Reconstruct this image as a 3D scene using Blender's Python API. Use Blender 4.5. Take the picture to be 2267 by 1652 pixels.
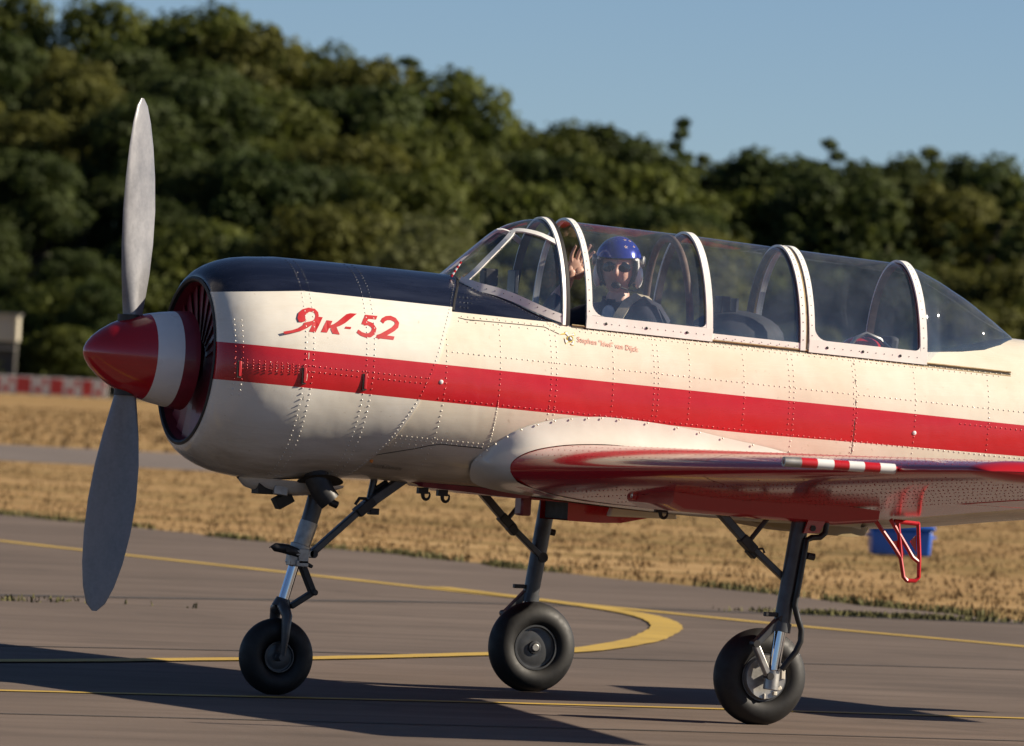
import bpy, bmesh, math, random
from mathutils import Vector, Matrix
R = math.radians
sin, cos, pi = math.sin, math.cos, math.pi
SC = bpy.context.scene
COL = SC.collection
for o in list(bpy.data.objects):
    bpy.data.objects.remove(o)

# ------------------------------------------------------------------ camera
CAM = Vector((-12.88188, -35.07117, 1.481096))
CR = Vector((0.92744827, -0.37048834, 0.05077492))
CU = Vector((-0.04807917, 0.01651423, 0.998707))
CF = Vector((0.37084781, 0.9286903, 0.00249667))
cd = bpy.data.cameras.new('camera')
cam = bpy.data.objects.new('camera', cd)
COL.objects.link(cam)
m3 = Matrix((CR, CU, -CF)).transposed()
cam.matrix_world = Matrix.Translation(CAM) @ m3.to_4x4()
cd.sensor_width = 36.0
cd.lens = 17500 / 2267 * 36.0
cd.clip_start = 0.5
cd.clip_end = 6000
cd.dof.use_dof = True
cd.dof.focus_distance = 37.2
cd.dof.aperture_fstop = 6.7
SC.camera = cam
# level axes of the view, for laying the country out by distance and bearing
HF = Vector((CF.x, CF.y, 0)).normalized()
HR = Vector((HF.y, -HF.x, 0))
def field(depth, lateral, z=0.0):
    p = CAM + HF * depth + HR * lateral
    return Vector((p.x, p.y, z))

# ------------------------------------------------------------------ sky, sun, exposure
SUN_EL, SUN_PHI = 27.0, 21.0          # elevation; bearing behind the tail, on the port side
sd = Vector((-cos(R(SUN_PHI)) * cos(R(SUN_EL)), sin(R(SUN_PHI)) * cos(R(SUN_EL)), -sin(R(SUN_EL))))
W = bpy.data.worlds.new('World'); SC.world = W; W.use_nodes = True
nt = W.node_tree
bg = nt.nodes['Background']
sky = nt.nodes.new('ShaderNodeTexSky')
sky.sky_type = 'NISHITA'; sky.sun_disc = False
sky.sun_elevation = R(SUN_EL)
sky.sun_rotation = math.atan2(-sd.x, -sd.y)
sky.altitude = 800; sky.air_density = 0.6; sky.dust_density = 0.3; sky.ozone_density = 3.0
nt.links.new(sky.outputs[0], bg.inputs['Color'])
bg.inputs['Strength'].default_value = 0.05
sl = bpy.data.lights.new('sun', 'SUN'); sl.energy = 5.0; sl.angle = R(0.5); sl.color = (1.0, 0.88, 0.71)
sun = bpy.data.objects.new('sun', sl); COL.objects.link(sun)
sun.location = (20, -20, 30); sun.rotation_euler = sd.to_track_quat('-Z', 'Y').to_euler()
SC.view_settings.view_transform = 'Standard'; SC.view_settings.look = 'None'
SC.view_settings.gamma = 1.0; SC.view_settings.use_curve_mapping = False
SC.view_settings.exposure = 0.82
SC.cycles.max_bounces = 8; SC.cycles.transparent_max_bounces = 24
SC.cycles.caustics_reflective = False; SC.cycles.caustics_refractive = False

# ------------------------------------------------------------------ helpers
def tag(o, label=None, cat=None, group=None, kind=None):
    if label: o['label'] = label
    if cat: o['category'] = cat
    if group: o['group'] = group
    if kind: o['kind'] = kind
    return o
def empty(name, loc=(0, 0, 0), parent=None):
    o = bpy.data.objects.new(name, None); COL.objects.link(o); o.location = loc
    o.empty_display_size = 0.2
    if parent: o.parent = parent
    return o
class MB:
    def __init__(s): s.v = []; s.f = []; s.m = []
    def add(s, vs, fs, mi=0):
        b = len(s.v); s.v += [tuple(p) for p in vs]
        for f in fs: s.f.append([i + b for i in f]); s.m.append(mi)
        return s
    def grid(s, rows, cu=False, cv=False, mi=0):
        n = len(rows); k = len(rows[0]); vs = [p for r in rows for p in r]; fs = []
        for i in range(n if cu else n - 1):
            for j in range(k if cv else k - 1):
                a = i * k + j; b = i * k + (j + 1) % k; c = ((i + 1) % n) * k + (j + 1) % k; d = ((i + 1) % n) * k + j
                fs.append((a, b, c, d))
        return s.add(vs, fs, mi)
    def tube(s, path, rad, n=10, cap=True, mi=0):
        P = [Vector(p) for p in path]
        if not hasattr(rad, '__len__'): rad = [rad] * len(P)
        rows = []; up = None
        for i, p in enumerate(P):
            t = (P[min(i + 1, len(P) - 1)] - P[max(i - 1, 0)]).normalized()
            if up is None:
                up = Vector((0, 0, 1)) if abs(t.z) < .9 else Vector((1, 0, 0))
            x = t.cross(up).normalized(); y = x.cross(t).normalized(); up = y
            rows.append([p + rad[i] * (cos(2 * pi * k / n) * x + sin(2 * pi * k / n) * y) for k in range(n)])
        b = len(s.v); s.grid(rows, cv=True, mi=mi)
        if cap:
            s.f.append([b + k for k in range(n)][::-1]); s.m.append(mi)
            e = b + (len(P) - 1) * n
            s.f.append([e + k for k in range(n)]); s.m.append(mi)
        return s
    def lathe(s, prof, org, ax, n=32, mi=0, cap=False):
        o = Vector(org); t = Vector(ax).normalized()
        up = Vector((0, 0, 1)) if abs(t.z) < .9 else Vector((1, 0, 0))
        x = t.cross(up).normalized(); y = x.cross(t).normalized()
        rows = [[o + t * a + r * (cos(2 * pi * k / n) * x + sin(2 * pi * k / n) * y) for k in range(n)] for a, r in prof]
        b = len(s.v); s.grid(rows, cv=True, mi=mi)
        if cap:
            s.f.append([b + k for k in range(n)][::-1]); s.m.append(mi)
            e = b + (len(rows) - 1) * n; s.f.append([e + k for k in range(n)]); s.m.append(mi)
        return s
    def box(s, c, size, M=None, mi=0, taper=1.0):
        hx, hy, hz = size[0] / 2, size[1] / 2, size[2] / 2; c = Vector(c); vs = []
        for z in (-1, 1):
            k = taper if z > 0 else 1.0
            for x, y in ((-1, -1), (1, -1), (1, 1), (-1, 1)):
                p = Vector((x * hx * k, y * hy * k, z * hz))
                vs.append(c + (M @ p if M else p))
        return s.add(vs, [(3, 2, 1, 0), (4, 5, 6, 7), (0, 1, 5, 4), (1, 2, 6, 5), (2, 3, 7, 6), (3, 0, 4, 7)], mi)
    def bar(s, a, b, w, h, mi=0):
        a, b = Vector(a), Vector(b); t = (b - a); L = t.length; t.normalize()
        up = Vector((0, 1, 0)) if abs(t.y) < .9 else Vector((0, 0, 1))
        x = t.cross(up).normalized(); y = x.cross(t).normalized()
        M = Matrix((x, y, t)).transposed()
        return s.box((a + b) / 2, (w, h, L), M, mi)
    def sphere(s, c, rad, n=14, k=8, M=None, mi=0):
        c = Vector(c)
        if not hasattr(rad, '__len__'): rad = (rad,) * 3
        rows = []
        for i in range(k + 1):
            th = pi * i / k
            row = []
            for j in range(n):
                ph = 2 * pi * j / n
                p = Vector((rad[0] * sin(th) * cos(ph), rad[1] * sin(th) * sin(ph), rad[2] * cos(th)))
                row.append(c + (M @ p if M else p))
            rows.append(row)
        return s.grid(rows, cv=True, mi=mi)
    def build(s, name, mat, parent=None, smooth=40, bevel=0, label=None, kind=None, recalc=True, merge=True):
        me = bpy.data.meshes.new(name)
        me.from_pydata(s.v, [], s.f)
        mats = mat if isinstance(mat, (list, tuple)) else [mat]
        for m in mats: me.materials.append(m)
        if len(mats) > 1: me.polygons.foreach_set('material_index', s.m)
        if recalc or merge:
            bm = bmesh.new(); bm.from_mesh(me)
            if merge: bmesh.ops.remove_doubles(bm, verts=bm.verts, dist=1e-5)
            if recalc: bmesh.ops.recalc_face_normals(bm, faces=bm.faces)
            bm.to_mesh(me); bm.free()
        if smooth:
            me.polygons.foreach_set('use_smooth', [True] * len(me.polygons))
            me.set_sharp_from_angle(angle=R(smooth))
        o = bpy.data.objects.new(name, me); COL.objects.link(o)
        if parent: o.parent = parent
        if bevel:
            b = o.modifiers.new('bevel', 'BEVEL'); b.width = bevel; b.segments = 2; b.limit_method = 'ANGLE'; b.angle_limit = R(35)
        if label: o['label'] = label
        if kind: o['kind'] = kind
        return o
def place_copy(o, name_from=None, parent=None, loc=None, rz=None, sc=None):
    c = o.copy(); COL.objects.link(c)
    if parent: c.parent = parent
    if loc is not None: c.location = loc
    if rz is not None: c.rotation_euler.z = rz
    if sc is not None: c.scale = sc
    return c

# ------------------------------------------------------------------ materials
class NT:
    def __init__(s, name):
        s.mat = bpy.data.materials.new(name); s.mat.use_nodes = True
        s.t = s.mat.node_tree; s.b = s.t.nodes['Principled BSDF']; s.out = s.t.nodes['Material Output']
        s.tc = None
    def n(s, k, **kw):
        x = s.t.nodes.new(k)
        for a, b in kw.items(): setattr(x, a, b)
        return x
    def l(s, a, b): s.t.links.new(a, b)
    def coord(s, kind='Object', scale=None):
        if s.tc is None: s.tc = s.n('ShaderNodeTexCoord')
        o = s.tc.outputs[kind]
        if scale:
            mp = s.n('ShaderNodeMapping'); mp.inputs['Scale'].default_value = scale
            s.l(o, mp.inputs['Vector']); o = mp.outputs[0]
        return o
    def noise(s, sc, det=4, vec=None, rough=.55, dist=0.0):
        x = s.n('ShaderNodeTexNoise'); x.inputs['Scale'].default_value = sc; x.inputs['Detail'].default_value = det
        x.inputs['Roughness'].default_value = rough; x.inputs['Distortion'].default_value = dist
        s.l(vec if vec is not None else s.coord(), x.inputs['Vector']); return x.outputs['Fac']
    def ramp(s, fac, stops, interp='LINEAR'):
        x = s.n('ShaderNodeValToRGB'); x.color_ramp.interpolation = interp
        e = x.color_ramp.elements
        while len(e) < len(stops): e.new(.5)
        for q, (p, c) in zip(e, stops):
            q.position = p; q.color = (c, c, c, 1) if not hasattr(c, '__len__') else (*c, 1)
        s.l(fac, x.inputs[0]); return x.outputs[0]
    def mix(s, f, a, b, mode='MIX'):
        x = s.n('ShaderNodeMix', data_type='RGBA', blend_type=mode)
        for i, v in ((0, f), (6, a), (7, b)):
            if hasattr(v, 'is_linked') or isinstance(v, bpy.types.NodeSocket): s.l(v, x.inputs[i])
            elif i == 0: x.inputs[0].default_value = v
            else: x.inputs[i].default_value = (*v, 1)
        return x.outputs[2]
    def math(s, op, a, b=None, clamp=False):
        x = s.n('ShaderNodeMath', operation=op, use_clamp=clamp)
        for i, v in enumerate((a, b)):
            if v is None: continue
            if isinstance(v, bpy.types.NodeSocket): s.l(v, x.inputs[i])
            else: x.inputs[i].default_value = v
        return x.outputs[0]
    def bump(s, h, strength, dist=.01):
        x = s.n('ShaderNodeBump'); x.inputs['Strength'].default_value = strength; x.inputs['Distance'].default_value = dist
        s.l(h, x.inputs['Height']); s.l(x.outputs[0], s.b.inputs['Normal']); return x
    def base(s, c):
        if isinstance(c, bpy.types.NodeSocket): s.l(c, s.b.inputs['Base Color'])
        else: s.b.inputs['Base Color'].default_value = (*c, 1)
        return s
    def set(s, **kw):
        for k, v in kw.items():
            k = {'rough': 'Roughness', 'metal': 'Metallic', 'coat': 'Coat Weight', 'coatr': 'Coat Roughness', 'spec': 'Specular IOR Level', 'trans': 'Transmission Weight', 'ior': 'IOR', 'sheen': 'Sheen Weight'}[k]
            if isinstance(v, bpy.types.NodeSocket): s.l(v, s.b.inputs[k])
            else: s.b.inputs[k].default_value = v
        return s
def simple(name, c, rough=.5, metal=0, vary=.18, scale=25, coat=0, bump=0):
    """a plain material with worn, uneven colour and gloss"""
    k = NT(name); n = k.noise(scale, 5)
    lo = [x * (1 - vary) for x in c]; hi = [min(1, x * (1 + vary)) for x in c]
    k.base(k.ramp(n, [(.3, lo), (.7, hi)]))
    k.set(rough=k.ramp(k.noise(scale * .6, 4), [(.3, max(.02, rough - .08)), (.7, min(1, rough + .1))]), metal=metal, coat=coat)
    if bump: k.bump(n, bump, .004)
    return k.mat

CREAM, RED, NAVY = (.75, .695, .595), (.50, .010, .016), (.006, .008, .019)
def aircraft_paint(name, mode):
    k = NT(name)
    sep = k.n('ShaderNodeSeparateXYZ'); k.l(k.coord(), sep.inputs[0])
    w = k.math('ADD', sep.outputs[2], k.math('MULTIPLY', sep.outputs[0], .048))
    wl = k.math('ADD', w, k.math('MULTIPLY', k.math('SUBTRACT', k.noise(.9, 2), .5), .004))
    # weathered cream: broad stains, streaks that run with the airflow, oily film
    big = k.noise(2.2, 5, k.coord('Object', (1, 1, 1.6)), .6)
    stre = k.noise(5, 6, k.coord('Object', (.35, 2, 3)), .65, .4)
    cream = k.mix(k.ramp(big, [(.38, 0), (.72, .55)]), (.76, .725, .65) if mode == 'cowl' else (.74, .68, .57), (.66, .60, .48) if mode == 'cowl' else (.60, .505, .365))
    cream = k.mix(k.ramp(stre, [(.55, 0), (.78, .30)]), cream, (.50, .41, .29))
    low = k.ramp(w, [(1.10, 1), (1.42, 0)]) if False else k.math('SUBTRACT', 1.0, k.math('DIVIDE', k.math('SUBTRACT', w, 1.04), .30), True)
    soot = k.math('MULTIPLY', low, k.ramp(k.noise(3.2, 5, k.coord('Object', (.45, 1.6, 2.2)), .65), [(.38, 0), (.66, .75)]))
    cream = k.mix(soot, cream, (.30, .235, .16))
    spots = k.ramp(k.noise(38, 3, None, .5), [(.70, 0), (.76, .45)])
    cream = k.mix(spots, cream, (.42, .34, .24))
    red = k.mix(k.ramp(big, [(.35, 0), (.7, .5)]), RED, (.42, .018, .02))
    navy = k.mix(k.ramp(stre, [(.4, 0), (.7, .6)]), NAVY, (.020, .026, .05))
    lt = lambda a, b: k.math('LESS_THAN', a, b)
    gt = lambda a, b: k.math('GREATER_THAN', a, b)
    top_e = k.ramp(k.math('DIVIDE', sep.outputs[0], 4), [(0, 1.624), (1, 1.624)])
    bot = k.math('ADD', 1.449, k.math('MULTIPLY', k.math('MAXIMUM', k.math('SUBTRACT', sep.outputs[0], 2.2), 0), .017))
    st = k.math('MULTIPLY', lt(wl, 1.6245), gt(wl, bot))
    c = k.mix(st, cream, red)
    if mode == 'cowl':
        # edge of the dark top: dips towards the nose ring
        e = k.math('ADD', 1.902, k.math('MULTIPLY', k.math('MINIMUM', k.math('ADD', sep.outputs[0], .10), 0), .11))
        c = k.mix(gt(wl, e), c, navy)
    else:
        front = lt(sep.outputs[0], 1.262)
        e = 1.880
        c = k.mix(k.math('MULTIPLY', gt(wl, e), front), c, navy)
    k.base(c)
    k.set(rough=k.ramp(stre, [(.3, .20), (.75, .36)]), coat=.35, coatr=.12)
    # slightly oil-canned sheet metal
    k.bump(k.noise(5.5, 2, k.coord('Object', (1, 1, 1))), .17, .02)
    return k.mat
def red_gloss():
    k = NT('red_gloss_paint'); n = k.noise(3, 5, k.coord('Object', (1, .6, 2)), .6)
    k.base(k.mix(k.ramp(n, [(.35, 0), (.75, .6)]), (.46, .008, .014), (.36, .015, .02)))
    k.set(rough=k.ramp(k.noise(8, 4), [(.3, .15), (.75, .26)]), coat=.6, coatr=.10)
    k.bump(k.noise(5, 2), .05, .02)
    return k.mat
M = {}
M['cowl'] = aircraft_paint('cowl_paint', 'cowl')
M['fus'] = aircraft_paint('fuselage_paint', 'fus')
M['redgloss'] = red_gloss()
M['cream'] = simple('cream_paint', (.70, .645, .54), .35, 0, .06, 9, .2)
M['white'] = simple('white_paint', (.76, .75, .73), .3, 0, .05, 9, .3)
M['red'] = simple('red_paint', (.48, .010, .016), .3, 0, .12, 6, .4)
M['redink'] = simple('red_lettering', (.47, .014, .018), .4, 0, .06, 20)
M['pinkink'] = simple('faded_red_lettering', (.60, .30, .24), .5, 0, .06, 60)
M['yellow'] = simple('yellow_paint', (.75, .52, .03), .5, 0, .08, 30)
M['blackink'] = simple('black_lettering', (.05, .045, .04), .55, 0, .1, 40)
M['stencil'] = simple('faded_stencil_ink', (.23, .20, .16), .6, 0, .25, 60)
M['darkred'] = simple('dark_red_shutter_paint', (.20, .020, .034), .4, 0, .2, 12, .2)
M['black'] = simple('black_rubber_seal', (.014, .013, .013), .55, 0, .2, 30)
M['gap'] = simple('dark_gap', (.03, .024, .016), .7, 0, .2, 30)
M['tyre'] = simple('tyre_rubber', (.007, .0065, .0065), .6, 0, .25, 40, 0, .08)
M['steel'] = simple('grey_gear_enamel', (.062, .065, .07), .38, .25, .2, 22, .1)
M['alu'] = simple('worn_aluminium', (.36, .35, .33), .42, .7, .2, 30)
M['chrome'] = simple('polished_piston', (.72, .74, .78), .12, 1, .05, 14)
M['brass'] = simple('tarnished_brass_rail', (.30, .225, .12), .45, .5, .25, 30)
M['brown'] = simple('brown_bar_sleeve', (.10, .06, .042), .7, 0, .3, 40)
M['interior'] = simple('cockpit_interior', (.016, .018, .023), .75, 0, .25, 14)
M['dark'] = simple('dark_metal', (.035, .033, .032), .5, .3, .3, 30)
M['hose'] = simple('black_hose', (.012, .012, .012), .4, 0, .2, 30)
k = NT('propeller_grey'); n_ = k.noise(7, 6, k.coord('Object', (1, 1, .5)), .65); n2_ = k.noise(60, 4)
c_ = k.ramp(n_, [(.3, (.16, .16, .172)), (.7, (.26, .26, .275))]); c_ = k.mix(k.ramp(n2_, [(.4, 0), (.8, .25)]), c_, (.34, .34, .35))
k.base(c_).set(rough=k.ramp(n_, [(.3, .28), (.7, .5)]), metal=.25); M['propgrey'] = k.mat
M['tan'] = simple('tan_belly_paint', (.27, .195, .085), .5, 0, .15, 8)
M['lamp'] = simple('lamp_glass', (.7, .7, .68), .1, .6, .05, 10)
M['orange'] = simple('orange_marker', (.7, .22, .02), .4, 0, .05, 30)
def rivet_mat(name, c):
    return simple(name, c, .28, .15, .12, 60, .3)
M['rivet'] = rivet_mat('rivet_cream', (.70, .64, .53))
def glass_mat(name, tint, film, gloss):
    """acrylic: clear pane, Fresnel gloss and a dusty film tinted blue for reflected sky"""
    k = NT(name)
    tr = k.n('ShaderNodeBsdfTransparent'); tr.inputs[0].default_value = (*tint, 1)
    gl = k.n('ShaderNodeBsdfGlossy'); gl.inputs['Roughness'].default_value = .03; gl.inputs[0].default_value = (.95, .97, 1, 1)
    df = k.n('ShaderNodeBsdfDiffuse'); df.inputs[0].default_value = (.46, .56, .72, 1)  # blue tint puts the sky's reflected haze into the film colour
    geo = k.n('ShaderNodeNewGeometry'); dp = k.n('ShaderNodeVectorMath', operation='DOT_PRODUCT')
    k.l(geo.outputs['Normal'], dp.inputs[0]); k.l(geo.outputs['Incoming'], dp.inputs[1])
    sch = k.math('POWER', k.math('SUBTRACT', 1.0, k.math('ABSOLUTE', dp.outputs['Value'])), 5.0)
    fr = k.math('ADD', gloss, k.math('MULTIPLY', sch, .75))
    dust_haze = k.ramp(k.noise(7, 6, k.coord('Object', (1, 1, .6)), .65), [(.35, film * .55), (.75, film * 1.7)])
    m1 = k.n('ShaderNodeMixShader'); m2 = k.n('ShaderNodeMixShader')
    k.l(dust_haze, m1.inputs[0]); k.l(tr.outputs[0], m1.inputs[1]); k.l(df.outputs[0], m1.inputs[2])
    k.l(fr, m2.inputs[0]); k.l(m1.outputs[0], m2.inputs[1]); k.l(gl.outputs[0], m2.inputs[2])
    k.l(m2.outputs[0], k.out.inputs['Surface'])
    return k.mat
M['glass'] = glass_mat('canopy_acrylic', (.95, .97, .99), .046, .10)

# ------------------------------------------------------------------ the airfield
def mat_grass():
    k = NT('dry_grass')
    v = k.coord()
    mp = k.n('ShaderNodeMapping'); mp.inputs['Rotation'].default_value = (0, 0, -math.atan2(HR.y, HR.x)); mp.inputs['Scale'].default_value = (.12, .55, 1)
    mp.vector_type = 'TEXTURE'; mp.inputs['Scale'].default_value = (7.5, 1.6, 1); mp.inputs['Rotation'].default_value = (0, 0, math.atan2(HR.y, HR.x) + .05)
    k.l(v, mp.inputs['Vector']); sv = mp.outputs[0]                       # mown in swathes
    p1 = k.noise(.55, 4, sv, .6); p2 = k.noise(1.0, 5, sv, .65); p3 = k.noise(9, 4, v, .7); p4 = k.noise(.06, 3, v)
    c = k.ramp(p2, [(.34, (.215, .122, .045)), (.48, (.34, .212, .086)), (.64, (.48, .325, .15))])
    c = k.mix(k.ramp(p1, [(.50, 0), (.57, .8)]), c, (.165, .115, .032))
    c = k.mix(k.ramp(p4, [(.4, .25), (.6, 0)]), c, (.26, .15, .06))
    c = k.mix(k.ramp(p3, [(.35, .3), (.6, 0)]), c, (.19, .115, .045))
    k.base(c).set(rough=.95, spec=.15)
    k.bump(k.noise(6, 5, v, .7), .10, .06)
    return k.mat
def mat_asphalt(name='asphalt', base=(.165, .125, .100)):
    k = NT(name)
    v = k.coord()
    big = k.noise(.25, 5, v, .6); mid = k.noise(2.3, 5, v, .65); fine = k.noise(70, 3, v, .8)
    stre = k.noise(1.2, 5, k.coord('Object', (.22, 1.6, 1)), .65)
    c = k.ramp(big, [(.34, [x * .74 for x in base]), (.66, [x * 1.2 for x in base])])
    c = k.mix(k.ramp(stre, [(.36, .7), (.56, 0)]), c, [x * .55 for x in base])
    oil = k.noise(.9, 4, k.coord('Object', (1, .8, 1)), .6, .6)
    c = k.mix(k.ramp(oil, [(.60, 0), (.68, .5)]), c, [x * .5 for x in base])
    c = k.mix(k.ramp(mid, [(.5, 0), (.8, .4)]), c, [x * 1.3 for x in base])
    c = k.mix(k.ramp(fine, [(.3, .55), (.7, 0)]), c, [x * .55 for x in base])
    k.base(c).set(rough=.9, spec=.25)
    k.bump(fine, .5, .004)
    return k.mat
M['grass'] = mat_grass(); M['asphalt'] = mat_asphalt(); M['strip'] = mat_asphalt('taxiway_asphalt', (.20, .165, .145))
def mat_line():
    k = NT('worn_yellow_line'); v = k.coord()
    w = k.noise(14, 6, v, .75); w2 = k.noise(1.2, 4, v, .6)
    c = k.ramp(w2, [(.3, (.40, .26, .04)), (.7, (.52, .34, .055))])
    c = k.mix(k.ramp(w, [(.28, .85), (.46, 0)]), c, (.20, .155, .10))
    k.base(c).set(rough=.75); return k.mat
M['line'] = mat_line()
M['crack'] = simple('tar_filled_joint', (.045, .038, .033), .85, 0, .35, 3)
M['blade'] = simple('dry_grass_blades', (.21, .13, .052), .9, 0, .12, .35)
M['bladeg'] = simple('green_grass_blades', (.10, .092, .03), .9, 0, .35, 1.5)

def sheet(name, pts, z, mat):
    mb = MB(); mb.add([(x, y, z) for x, y in pts], [list(range(len(pts)))])
    o = mb.build(name, mat, None, 0, recalc=False, merge=False)
    if o.data.polygons[0].normal.z < 0: o.data.flip_normals()
    return tag(o, kind='structure')
sheet('ground', [(-3000, -3000), (3000, -3000), (3000, 3000), (-3000, 3000)], -.016, M['grass'])
# the apron: its far edge runs away from the camera, ragged where the grass creeps over it
rnd = random.Random(4)
edge = []
y = -120.0
while y < 260:
    e = 12.15 - .010 * (y - 20) + .10 * sin(y * .9) + .06 * sin(y * 2.7 + 1) + rnd.uniform(-.09, .09)
    edge.append((e, y)); y += .6
sheet('apron', [(-160, 260), (-160, -120)] + edge, 0.0, M['asphalt'])
def q4(d0, d1, l0, l1, sk=0.0):
    return [tuple(field(d0, l0 + 0).xy), tuple(field(d1, l0).xy), tuple(field(d1 + sk, l1).xy), tuple(field(d0 + sk, l1).xy)]
sheet('taxiway', q4(126, 152, -90, 160), -.008, M['strip'])

def ribbon(name, pts, w, z, mat, sub=6):
    P = [Vector((x, y, 0)) for x, y in pts]; Q = []
    for i in range(len(P) - 1):
        a = P[max(i - 1, 0)]; b = P[i]; c = P[i + 1]; d = P[min(i + 2, len(P) - 1)]
        for s in range(sub):
            t = s / sub
            Q.append(.5 * ((2 * b) + (c - a) * t + (2 * a - 5 * b + 4 * c - d) * t * t + (3 * b - a - 3 * c + d) * t ** 3))
    Q.append(P[-1]); rows = []
    for i, p in enumerate(Q):
        t = (Q[min(i + 1, len(Q) - 1)] - Q[max(i - 1, 0)]).normalized(); n = Vector((-t.y, t.x, 0))
        ww = w * (1 + .10 * sin(i * 2.3) * .5)
        rows.append([(p.x + n.x * ww / 2, p.y + n.y * ww / 2, z), (p.x - n.x * ww / 2, p.y - n.y * ww / 2, z)])
    mb = MB(); mb.grid(rows)
    o = mb.build(name, mat, None, 0, recalc=False, merge=False)
    if o.data.polygons[0].normal.z < 0: o.data.flip_normals()
    return tag(o, kind='structure')
ribbon('taxi_line', [(7.6, 90), (7.9, 50), (8.09, 28.98), (8.28, 22.66), (8.42, 18.42), (8.6, 16.4), (8.86, 13.82), (9.4, 11.2), (10.3, 5), (12, -3)], .20, .004, M['line'])
ribbon('taxi_line', [(8.55, 19.9), (8.48, 18.18), (8.38, 16.6), (8.18, 15.2), (7.82, 13.9), (7.25, 12.4), (6.5, 10.8), (5.76, 9.35), (4.49, 7.3), (3.19, 5.9), (1.9, 4.65), (.69, 3.65), (-.48, 2.74), (-3.5, .8), (-8, -1.8)], .21, .008, M['line'])
ribbon('taxi_line', [(-9, -1.85), (-4, -1.05), (-1.58, -.65), (1.1, -.09), (2.85, .15), (4.03, .25), (7, .55), (12, .9)], .13, .004, M['line'])
ribbon('tar_joint', [(-2, 11.6), (3.13, 13.78), (5.91, 15.37), (7.62, 16.34), (10, 16.6), (12.1, 16.5)], .20, .003, M['crack'])
ribbon('tar_joint', [(-4, 3.2), (.5, 5.0), (4.5, 6.4), (8, 7.2), (12, 7.4)], .06, .003, M['crack'])
ribbon('tar_joint', [(-6, -3.6), (-1, -2.7), (3, -2.2), (9, -1.6)], .05, .003, M['crack'])

# grass: blades standing over the sheet, from the apron edge into the distance
def blades(name, n, where, mat, h0, h1, seed, wid=.012):
    r = random.Random(seed); vs = []; fs = []
    for i in range(n):
        g = where(r)
        if g is None: continue
        x, y = g
        for k in range(r.randint(3, 5)):
            a = r.uniform(0, 2 * pi); h = r.uniform(h0, h1); lean = r.uniform(.1, .7) * h
            bx, by = x + r.uniform(-.08, .08), y + r.uniform(-.08, .08)
            px, py = -sin(a) * wid, cos(a) * wid; b = len(vs)
            vs += [(bx - px, by - py, -.02), (bx + px, by + py, -.02),
                   (bx + cos(a) * lean * .4 + px * .7, by + sin(a) * lean * .4 + py * .7, h * .65), (bx + cos(a) * lean, by + sin(a) * lean, h)]
            fs += [(b, b + 1, b + 2), (b, b + 2, b + 3)]
    me = bpy.data.meshes.new(name); me.from_pydata(vs, [], fs); me.materials.append(mat)
    o = bpy.data.objects.new(name, me); COL.objects.link(o)
    return tag(o, kind='stuff')
def edge_x(y):
    return 12.15 - .010 * (y - 20) + .10 * sin(y * .9) + .06 * sin(y * 2.7 + 1)
def w_field(r):
    d = 50 + (124 - 50) * r.random() ** 1.25; l = r.uniform(-.074, .085) * d
    p = field(d, l)
    return (p.x, p.y) if p.x > edge_x(p.y) + .03 else None
def w_far(r):
    d = r.uniform(153, 300); l = r.uniform(-.07, -.02) * d; p = field(d, l); return (p.x, p.y)
def w_edge(r):
    y = r.uniform(10, 48); return (edge_x(y) + abs(r.gauss(0, .12)), y) if sin(y * 1.7) + sin(y * .61 + 2) > -.2 else None
o = blades('dry_grass', 7000, w_field, M['blade'], .008, .03, 11, .010)
tag(o, 'dry straw coloured grass on the field beyond the apron', 'grass')
o = blades('grass', 1500, w_far, M['blade'], .03, .09, 12, .03)
tag(o, 'dry grass far off between the taxiway and the red and white barrier', 'grass')
o = blades('edge_grass', 1700, w_edge, M['bladeg'], .01, .06, 13, .012)
tag(o, 'greenish weeds along the ragged edge of the apron', 'weeds')
def w_tufts(r):
    a = r.choice([(1.9, 12.9, 1.3, .16), (10.9, 16.9, .9, .14)]);
    return (a[0] + r.gauss(0, a[2] * .5), a[1] + r.gauss(0, a[3]))
o = blades('moss', 700, w_tufts, M['bladeg'], .01, .045, 14)
tag(o, 'green moss growing in the joint of the apron', 'moss')

# ------------------------------------------------------------------ blue box on the grass
def px_dir(px, depth):            # lateral offset of an image column at a depth (photo 2267 wide)
    return (px - 1133.5) / 17500 * depth
M['bluebox'] = simple('blue_plastic', (.012, .105, .50), .35, 0, .12, 5)
bb = field(82, px_dir(2010, 82)); be = empty('storage_box', bb)
be.rotation_euler.z = R(-18)
mb = MB(); mb.box((0, 0, .135), (.60, .40, .27), taper=1.06); mb.build('box_body', M['bluebox'], be, bevel=.03)
mb = MB(); mb.box((0, 0, .292), (.68, .46, .05)); mb.build('lid', M['bluebox'], be, bevel=.015)
for sx in (-1, 1):
    mb = MB(); mb.tube([(sx * .315, -.09, .2), (sx * .36, -.07, .2), (sx * .36, .07, .2), (sx * .315, .09, .2)], .012, 8)
    mb.build('handle', M['bluebox'], be)
tag(be, 'bright blue plastic box with a lid standing on the dry grass', 'box')

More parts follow.
